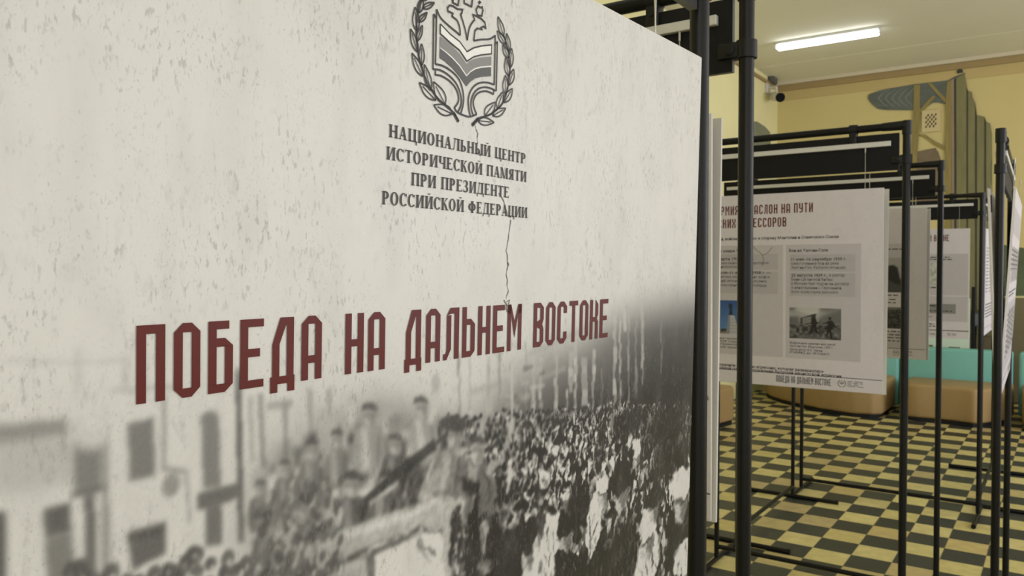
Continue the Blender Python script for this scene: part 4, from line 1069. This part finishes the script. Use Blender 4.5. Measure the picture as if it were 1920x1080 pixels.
def footer(t, dx=0.0, dt=0.0):
    sh = Sheet(-.0009); sh.rect(-BW + .001, -.001, FT['rule'] + dt, FT['rule'] + dt + .0022); sh.build('footer_rule', M_BODYINK, t)
    sh = Sheet(-.0009); tx = 'ПОБЕДА НА ДАЛЬНЕМ ВОСТОКЕ'
    cw = (FT['x1'] - FT['x0']) / words_width(tx, 1.0, .34, .8)
    sh.words(tx, FT['x0'] + dx, FT['b'] + dt, FT['h'], cw, .34, .8); sh.build('footer_lettering', M_DGREYINK, t)
    sh = Sheet(-.0009); cx, ct = FT['ex'] + dx, FT['et'] + dt; r = .0125
    for q in (-1, 1):
        sh.line([(cx + q * r * math.sin(R(a)), ct + r * math.cos(R(a))) for a in range(8, 150, 14)], .0032)
        sh.poly([(cx, ct + .004), (cx + q * .0075, ct), (cx + q * .0075, ct - .0065), (cx, ct - .002)])
    sh.poly([(cx - .003, ct - .006), (cx, ct - .013), (cx + .003, ct - .006)])
    sh.build('footer_emblem', M_GREYINK, t)
    sh = Sheet(-.0009); n = 4
    for i, e in enumerate((.95, .97, .68, 1.0)):
        y = FT['st'] + (FT['sb'] - FT['st']) * i / 3 + dt
        word_bars(sh, FT['s0'] + dx, FT['s0'] + dx + (FT['s1'] - FT['s0']) * e, y - .0016, 1, .004, .0028, 1.0)
    sh.build('footer_small_print', M_GREYINK, t)
    return t

# ---- A: the poster with the soldiers photo
AY = AX['A'] - .020
a = at_y(1657.5, 351.8, AY)
PA = X_poster('poster with maroon heading and a black and white photo of two soldiers', 'A', float(a[0]), float(a[2]), R(1.3))
ARX, ATZ = float(a[0]), float(a[2])
def pa(u, v):
    p = at_y(u, v, AY + .007); return (float(p[0]) - ARX, ATZ - float(p[2]))
FT = dict(rule=pa(1640, 712.6)[1], b=pa(1505, 720.3)[1], h=pa(1505, 720.3)[1] - pa(1505, 707.5)[1], x0=pa(1454, 713)[0], x1=pa(1558, 716)[0], ex=pa(1577.5, 720)[0], et=pa(1577.5, 719.5)[1],
          s0=pa(1588, 720)[0], s1=pa(1618, 722)[0], st=pa(1603, 717)[1], sb=pa(1603, 726)[1])
footer(PA)
sh = Sheet(-.0009)
c1 = pa(1413, 412); c2 = pa(1525, 400); hh = pa(1490, 399)[1] - pa(1490, 381.3)[1]
def heading(sh, txt, xr, tb, h, cw):
    sh.words(txt, xr - words_width(txt, cw, .38, .7) + cw * .38, tb, h, cw, .38, .7)
cwA = (pa(1525, 390)[0] - pa(1413, 390)[0]) / words_width('АСЛОН НА ПУТИ', 1.0, .38, .7)
heading(sh, 'КРАСНАЯ АРМИЯ – ЗАСЛОН НА ПУТИ', pa(1525, 390)[0], pa(1500, 398.8)[1], hh, cwA)
heading(sh, 'ЯПОНСКИХ АГРЕССОРОВ', pa(1475, 420)[0], pa(1450, 425.5)[1], hh, cwA)
sh.build('heading_lettering', M_RED, PA)
# grey column panels
cl, cr_, ct, cb = pa(1474, 460)[0], pa(1615, 457)[0], pa(1540, 458)[1], pa(1540, 675)[1]
cwid = cr_ - cl
for i in range(3):
    sh = Sheet(-.0005); x1 = cr_ - i * (cwid + .010); sh.rect(x1 - cwid, x1, ct, cb); sh.build('column_panel', M_BOXINK, PA)
sh = Sheet(-.0007)
for (v0, v1) in ((477, 509), (512, 556)):
    for i in range(2):
        x0, x1 = pa(1481, 490)[0] - i * (cwid + .010), pa(1604, 490)[0] - i * (cwid + .010)
        sh.rect(x0, x1, pa(1540, v0)[1] - i * .004, pa(1540, v1)[1] - i * .006)
sh.build('text_panels', M_BOX2INK, PA)
def L_(txt, u0, u1, v, h=6.3): p, q = pa(u0, v), pa(u1, v); return (txt, p[0], q[0], (p[1] + q[1]) / 2, h * 2.6 / 1500 * .92)
def block(name, m, bold, shear, *lines):
    text_lines(name, list(lines), m, PA, bold=bold, shear=shear)
def LC(txt, u0, u1, v): p, q = pa(u0, v), pa(u1, v); return (txt, p[0], q[0], p[1] * .5 + q[1] * .5, 5.2 * 2.6 / 1500 * .9)
block('introduction_line', M_INK, .018, 0, L_('Япония оккупировала Китай, войска двигались в сторону Монголии и Советского Союза', 1267, 1573, 449.5, 6.2))
block('column_heading', M_INK, .018, 0, L_('Бои на Халхин-Голе', 1480, 1553, 472))
block('column_heading', M_INK, .018, 0, L_('Бои у озера Хасан', 1334, 1404, 473))
block('date_line', M_INK, .018, 0, L_('11 мая–16 сентября 1939 г.', 1484, 1587, 488.5))
block('date_line', M_INK, .018, 0, L_('23 августа 1939 г.,', 1484, 1552, 518.8))
block('date_line', M_INK, .018, 0, L_('12 марта 1936 г.', 1334, 1398, 488))
block('date_line', M_INK, .018, 0, L_('29 июля–11 августа 1938 г. —', 1334, 1446, 513.5))
block('conclusion_text', M_INK, .018, 0, L_('Эти сражения отразили японскую агрессию, которая развернулась', 1296, 1544, 690.5, 6.4), L_('и подтвердила боевой опыт для отражения будущей нацистской агрессии.', 1290, 1579, 697.8, 6.4))
block('body_text', M_BODYINK, .004, 0, L_('ожесточенные бои на реке', 1484, 1573, 496.3), L_('Халхин-Гол. Разгром японцев;', 1484, 1586, 504))
block('body_text', M_BODYINK, .004, 0, L_('в разгар', 1555, 1584, 518.5), L_('Баин-Цаганской битвы,', 1484, 1562, 526.3), L_('в Москве был подписан договор', 1484, 1592, 534.3), L_('о ненападении с Германией.', 1484, 1579, 542), L_('Блок агрессоров расколот.', 1484, 1573, 550))
block('body_text', M_BODYINK, .004, 0, L_('советско-монгольский протокол', 1334, 1441, 495.5), L_('о взаимопомощи', 1334, 1394, 502.5))
block('body_text', M_BODYINK, .004, 0, L_('и советско-монгольских войск', 1334, 1444, 521.5), L_('против японцев у Хасана;', 1334, 1438, 529), L_('советско-монгольская победа;', 1334, 1438, 537))
block('photo_caption', M_BODYINK, .002, .25, LC('Водружение знамени над рекой', 1480, 1566, 646.5), LC('Халхин-Гол. Монголия, 1939 г.', 1480, 1561, 652.5), LC('Автор фото: В.А. Темин.', 1480, 1542, 658.5), LC('РГАКФФД, арх. № 0-366613.', 1480, 1555, 664.5))
block('photo_caption', M_BODYINK, .002, .25, LC('Памятник героям', 1330, 1381, 636), LC('и в 1938 году', 1330, 1384, 641.5), LC('ово, Примор', 1330, 1384, 647), LC('одский край', 1330, 1383, 652.5))
# soldiers photo
x0, t0 = pa(1480, 576.5); x1, t1 = pa(1576.5, 638.5)
ph = Raster(x0, x1, t0, t1, (x1 - x0) / 190)
U = lambda pts: [(x0 + (a - 105) / 523 * (x1 - x0), t0 + (b - 92) / 335 * (t1 - t0)) for a, b in pts]   # zoomed crop coordinates
ph.a[:] = .62
n1 = vnoise(ph.a.shape, (5, 4), rng); n2 = vnoise(ph.a.shape, (14, 18), rng)
ph.a += (n1 - .5) * .35
ph.poly(U([(200, 80), (420, 80), (400, 150), (330, 170), (150, 120)]), .95, .8, .004)
ph.poly(U([(430, 180), (640, 90), (640, 270), (380, 280)]), .38, .8, .006)
ph.poly(U([(105, 200), (200, 190), (210, 280), (105, 285)]), .40, .7, .004)
ph.poly(U([(95, 280), (640, 268), (640, 440), (95, 440)]), .34, 1, .001)
lower = (ph.T > t0 + (t1 - t0) * .56)
ph.a += lower * (n2 - .5) * .5
ph.poly(U([(180, 390), (320, 370), (430, 395), (520, 430), (180, 430)]), .52, .6, .004)
ph.poly(U([(218, 205), (340, 160), (385, 150), (340, 265), (220, 272)]), .22, .95, .0005)
for k in range(4): ph.stroke(U([(240, 212 + k * 17), (280, 200 + k * 17), (330, 190 + k * 17)]), .0028, .85, .9, .0004)
for pts in ([(340, 200), (375, 195), (385, 240), (420, 250), (385, 262), (380, 300), (400, 355), (375, 358), (355, 300), (325, 375), (308, 372), (335, 290), (330, 240)],
            [(495, 225), (540, 220), (572, 270), (535, 300), (530, 330), (545, 418), (525, 418), (510, 345), (490, 388), (475, 380), (495, 320), (448, 310), (455, 352), (443, 352), (445, 300), (495, 292), (495, 255), (420, 262), (490, 238)]):
    ph.poly(U(pts), .07, .97, .0004)
for (cx, cy) in ((358, 192), (516, 203)):
    c = U([(cx, cy)])[0]; ph.ell(c[0], c[1], .0042, .0050, .12, .95); ph.ell(c[0], c[1] - .003, .0052, .0028, .06, .95)
ph.stroke(U([(425, 205), (405, 330)]), .0012, .1, .9); ph.stroke(U([(300, 372), (415, 300)]), .001, .2, .6)
ph.a = np.clip(blur2(ph.a, .8), .03, 1) ** 2.0
sheet_mesh('soldiers_photo', ph, (.60, .595, .59), mat_print := M_PRINT2, PA, -.0008)
# monument photo (colour)
x0, t0 = pa(1334, 562.5); x1, t1 = pa(1400, 627.5)
ph = Raster(x0, x1, t0, t1, (x1 - x0) / 90)
col = np.zeros(ph.a.shape + (3,)); fy = ((ph.T - t0) / (t1 - t0))[..., None]
col[:] = np.array(s2l((32, 74, 140))) * (1 - fy) + np.array(s2l((86, 128, 176))) * fy
def cpoly(pts, c, bl=0):
    m_ = ph.mask([pa(*p) for p in pts])
    if m_ is None: return
    sl, k = m_; col[sl] += (np.array(s2l(c)) - col[sl]) * k[..., None]
zm = lambda pts: [(1320 + x / 4.91, 540 + y / 4.91) for x, y in pts]
cpoly(zm([(60, 395), (200, 375), (420, 390), (420, 440), (60, 440)]), (126, 116, 108))
cpoly(zm([(150, 375), (200, 372), (205, 400), (150, 402)]), (50, 62, 60))
cpoly(zm([(222, 255), (250, 245), (280, 258), (320, 432), (200, 432)]), (170, 172, 180))
cpoly(zm([(222, 255), (240, 250), (232, 432), (200, 432)]), (128, 132, 144))
for k in range(5): cpoly(zm([(215 - k * 3, 280 + k * 30), (285 + k * 6, 284 + k * 30), (286 + k * 6, 288 + k * 30), (215 - k * 3, 284 + k * 30)]), (130, 132, 140))
cpoly(zm([(226, 250), (236, 205), (222, 160), (232, 140), (258, 148), (262, 175), (256, 205), (266, 250)]), (26, 36, 52))
sheet_mesh('monument_photo', ph, (1, 1, 1), M_PRINT2, PA, -.0008, tint=col)
sh = Sheet(-.00085)
for pts in [[(1413, 462), (1420, 470), (1426, 474), (1430, 479), (1432, 486), (1431, 495), (1429, 499)], [(1430, 479), (1440, 474), (1449, 463)]]:
    sh.line([pa(*p) for p in pts], .0018)
sh.build('printed_cracks', M_CRACK, PA)

# ---- rear of the same frame and the other double-sided frames
def blank_text(t, kind=0):
    sh = Sheet(-.0005); sh.rect(-.82, -.06, .14, .56); sh.build('column_panel', M_BOXINK, t)
    bars(t, 'body_text', M_BODYINK, -.80, -.10, .17, 8, .022, .006)
    footer(t)
X_poster('rear poster hung back to back behind the poster with the soldiers photo', 'A', float(at_y(1667.5, 354.5, AX['A'] + .02)[0]), float(at_y(1667.5, 354.5, AX['A'] + .02)[2]), R(1.2), False)

# D: nearest cross frame
DY = AX['D'] - .018
a = at_y(1334, 212, DY)
PD = X_poster('poster mostly hidden behind the title poster, only its right edge strip visible', 'D', float(a[0]), float(a[2]), R(.6), True, .018)
footer(PD)
sh = Sheet(-.0009)
for (u, v) in ((1325, 742), (1324, 738), (1326, 745)):
    p = at_y(u, v, DY + .004); x, tt = float(p[0]) - float(a[0]), float(a[2]) - float(p[2])
    sh.line([(x, tt), (x + .002, tt + .003), (x - .001, tt + .006)], .0012)
sh.build('printed_cracks', M_CRACK, PD)
a = at_y(1355, 222, AX['D'] + .018)
X_poster('rear poster of the nearest cross frame, its pale foam back showing', 'D', float(a[0]), float(a[2]), R(1.3), False, .018)

# B: second row
BY = AX['B'] - .02
a = at_y(1738, 389, BY)
PB = X_poster('poster in the second row, half hidden by the soldiers poster, with a dark gun photo', 'B', float(a[0]), float(a[2]), R(.5))
BRX, BTZ = float(a[0]), float(a[2])
def pb(u, v): p = at_y(u, v, BY + .003); return (float(p[0]) - BRX, BTZ - float(p[2]))
footer(PB, pb(1680, 660)[0] - FT['ex'])
sh = Sheet(-.0005); sh.rect(-.80, pb(1702, 500)[0], pb(1690, 457)[1], pb(1690, 484)[1]); sh.rect(-.80, pb(1700, 500)[0], pb(1690, 622)[1], pb(1690, 655)[1]); sh.build('column_panel', M_BOXINK, PB)
for v in (466, 553, 561, 567, 621, 627.5, 633, 639): bars(PB, 'text_line', M_BODYINK, -.80, pb(1698, v)[0], pb(1690, v)[1], 1, .01, .0045, random.uniform(.94, 1))
sh = Sheet(-.0009); sh.words('ОВ', pb(1652, 420)[0] - .01, pb(1667, 424)[1], .028, .011); sh.build('heading_lettering', M_RED, PB)
for (v0, v1, nm, seed) in ((484, 548, 'gun_photo', 3), (574, 617, 'field_photo', 9)):
    (x0, t0), (x1, t1) = pb(1600, v0), pb(1697, v1)
    ph = Raster(x0, x1, t0, t1, (x1 - x0) / 90); g = np.random.default_rng(seed)
    if nm == 'gun_photo':
        ph.a[:] = .78; ph.poly([pb(1600, 530), pb(1640, 525), pb(1700, 522), pb(1700, 550), pb(1600, 550)], .3, 1, .004)
        ph.poly([pb(1655, 500), pb(1675, 497), pb(1683, 502), pb(1687, 520), pb(1688, 534), pb(1680, 532), pb(1668, 526), pb(1650, 522)], .12, 1, .003)
    else:
        ph.a[:] = .2; ph.a += (vnoise(ph.a.shape, (16, 30), g) - .5) * .35; ph.poly([pb(1600, 570), pb(1700, 574), pb(1700, 581), pb(1600, 580)], .6, .8, .003)
    ph.a = np.clip(ph.a, .04, 1) ** 2
    sheet_mesh(nm, ph, (.6, .59, .58), M_PRINT2, PB, -.0008)
a = at_y(1745, 391, AX['B'] + .02)
X_poster('rear poster hung behind the second row poster', 'B', float(a[0]), float(a[2]), R(.6), False)

# C: far row
CY = AX['C'] - .02
a = at_y(1819, 428, CY)
PCc = X_poster('far poster in the third row, whose heading ends in the maroon word ВОЙНЕ', 'C', float(a[0]), float(a[2]), R(.3), paper=PAPER * 1.02)
CRX, CTZ = float(a[0]), float(a[2])
def pcx(u, v): p = at_y(u, v, CY + .002); return (float(p[0]) - CRX, CTZ - float(p[2]))
sh = Sheet(-.0009); h = pcx(1760, 453)[1] - pcx(1760, 441)[1]
x0 = pcx(1742, 447)[0]; cw = (pcx(1781, 447)[0] - x0) / words_width('Й ВОЙНЕ', 1.0)
sh.words('Й ВОЙНЕ', x0, pcx(1760, 452.5)[1], h, cw); sh.build('heading_lettering', M_RED, PCc)
sh = Sheet(-.0005); sh.rect(-.84, -.008, pcx(1780, 476)[1], pcx(1780, 554)[1]); sh.rect(-.84, -.008, pcx(1780, 556)[1], pcx(1780, 603)[1]); sh.build('column_panel', M_BOXINK, PCc)
sh = Sheet(-.0008); sh.rect(pcx(1700, 580)[0], pcx(1792, 580)[0], pcx(1770, 570)[1], pcx(1770, 588)[1]); sh.build('dark_panel', M_GREYINK, PCc)
for (u1, v, hh_) in ((1781, 481.5, 2), (1787, 485.5, 2), (1755, 538, 2.5), (1758, 572, 3), (1785, 582, 2), (1747, 593, 2), (1752, 607, 2), (1764, 611, 2)):
    bars(PCc, 'text_line', M_BODYINK, pcx(1690, v)[0], pcx(u1, v)[0], pcx(1760, v)[1], 1, .01, hh_ * 5 / 1500, 1)
ph = Raster(pcx(1700, 500)[0], pcx(1758, 500)[0], pcx(1740, 493)[1], pcx(1740, 534)[1], .003)
ph.a = .75 + (vnoise(ph.a.shape, (9, 14), rng) - .5) * .5
sheet_mesh('map_picture', ph, (.62, .64, .58), M_PRINT2, PCc, -.0008)
sh = Sheet(-.0009); sh.rect(-BW + .001, -.001, pcx(1800, 620)[1], pcx(1800, 621.5)[1]); sh.build('footer_rule', M_BODYINK, PCc)
sh = Sheet(-.0009); sh.words('НА ДАЛЬНЕМ ВОСТОКЕ', pcx(1700, 627)[0], pcx(1740, 628)[1], .015, .0075); word_bars(sh, pcx(1776, 627)[0], pcx(1794, 627)[0], pcx(1776, 624.5)[1], 3, .006, .003, 1); sh.build('footer_lettering', M_GREYINK, PCc)

# R1: bright side-on posters at the right edge
def side_poster(label, u, v, z, yaw, tilt, wires=(-.87, -.06)):
    p = CC + ray(u, v) * z                      # near top corner of the face
    d = Vector((math.cos(yaw), math.sin(yaw), 0))
    c = Vector(tuple(p)) + d * BW               # origin = top right corner (far end)
    t = poster(label, tuple(c), yaw, tilt, .10, wires=wires)
    plain_sheet('printed_face', -BW + .0006, -.0006, .0006, BH - .0006, PAPER * 1.05, M_PRINT2, t, -.0003)
    return t
PR = side_poster('bright side-on poster at the right edge with columns of small print', 1905, 350, 2.60, R(91.2), R(2.85))
for q in ((-.90, -.05, .06, .15), (-.89, -.05, .19, .315), (-.85, -.05, .385, .62)):
    sh = Sheet(-.0005); sh.rect(*q); sh.build('column_panel', M_BOXINK, PR)
for c in range(4):
    bars(PR, 'body_text', M_BODYINK, -.86 + c * .20, -.86 + c * .20 + .12, .20, 5, .016, .006); bars(PR, 'body_text', M_BODYINK, -.83 + c * .20, -.83 + c * .20 + .06, .42, 9, .018, .008)
    sh = Sheet(-.0009); sh.rect(-.72 + c * .20, -.67 + c * .20, .41, .57); sh.build('dark_picture', M_GREYINK, PR)
    sh = Sheet(-.0009); sh.rect(-.70 + c * .20, -.64 + c * .20, .19, .31); sh.build('dark_picture', M_GREYINK, PR)
bars(PR, 'text_line', M_BODYINK, -.86, -.1, .345, 2, .012, .005)
footer(PR)
p = CC + ray(1851, 353) * 2.60
t = poster('rear poster of the right edge frame showing its pale unprinted back', tuple(p), R(271.2), R(2.3), .10)
plain_sheet('printed_face', -BW + .0006, -.0006, .0006, BH - .0006, PAPER, M_PRINT2, t, -.0003)
for x, nm in ((-.055, 'hook_plate'), (-.80, 'hook_plate')):
    bm = bmesh.new(); b_box(bm, x - .016, x + .016, BT, BT + .004, -.075, -.02, .001); from_bm(nm, bm, mat('hook_brown', (0.03, 0.018, 0.012), 0.5, 0.4, noise=0.1), t)
# R2: far side-on poster
PR2 = side_poster('far narrow-looking side-on poster between two dark posts at the right', 1849.5, 428, 5.12, R(90), R(.5))
for c in range(3): bars(PR2, 'body_text', M_GREYINK, -.88 + c * .27, -.70 + c * .27, .12, 14, .022, .007)
bars(PR2, 'text_line', M_GREYINK, -.88, -.1, .49, 5, .02, .008)
footer(PR2)
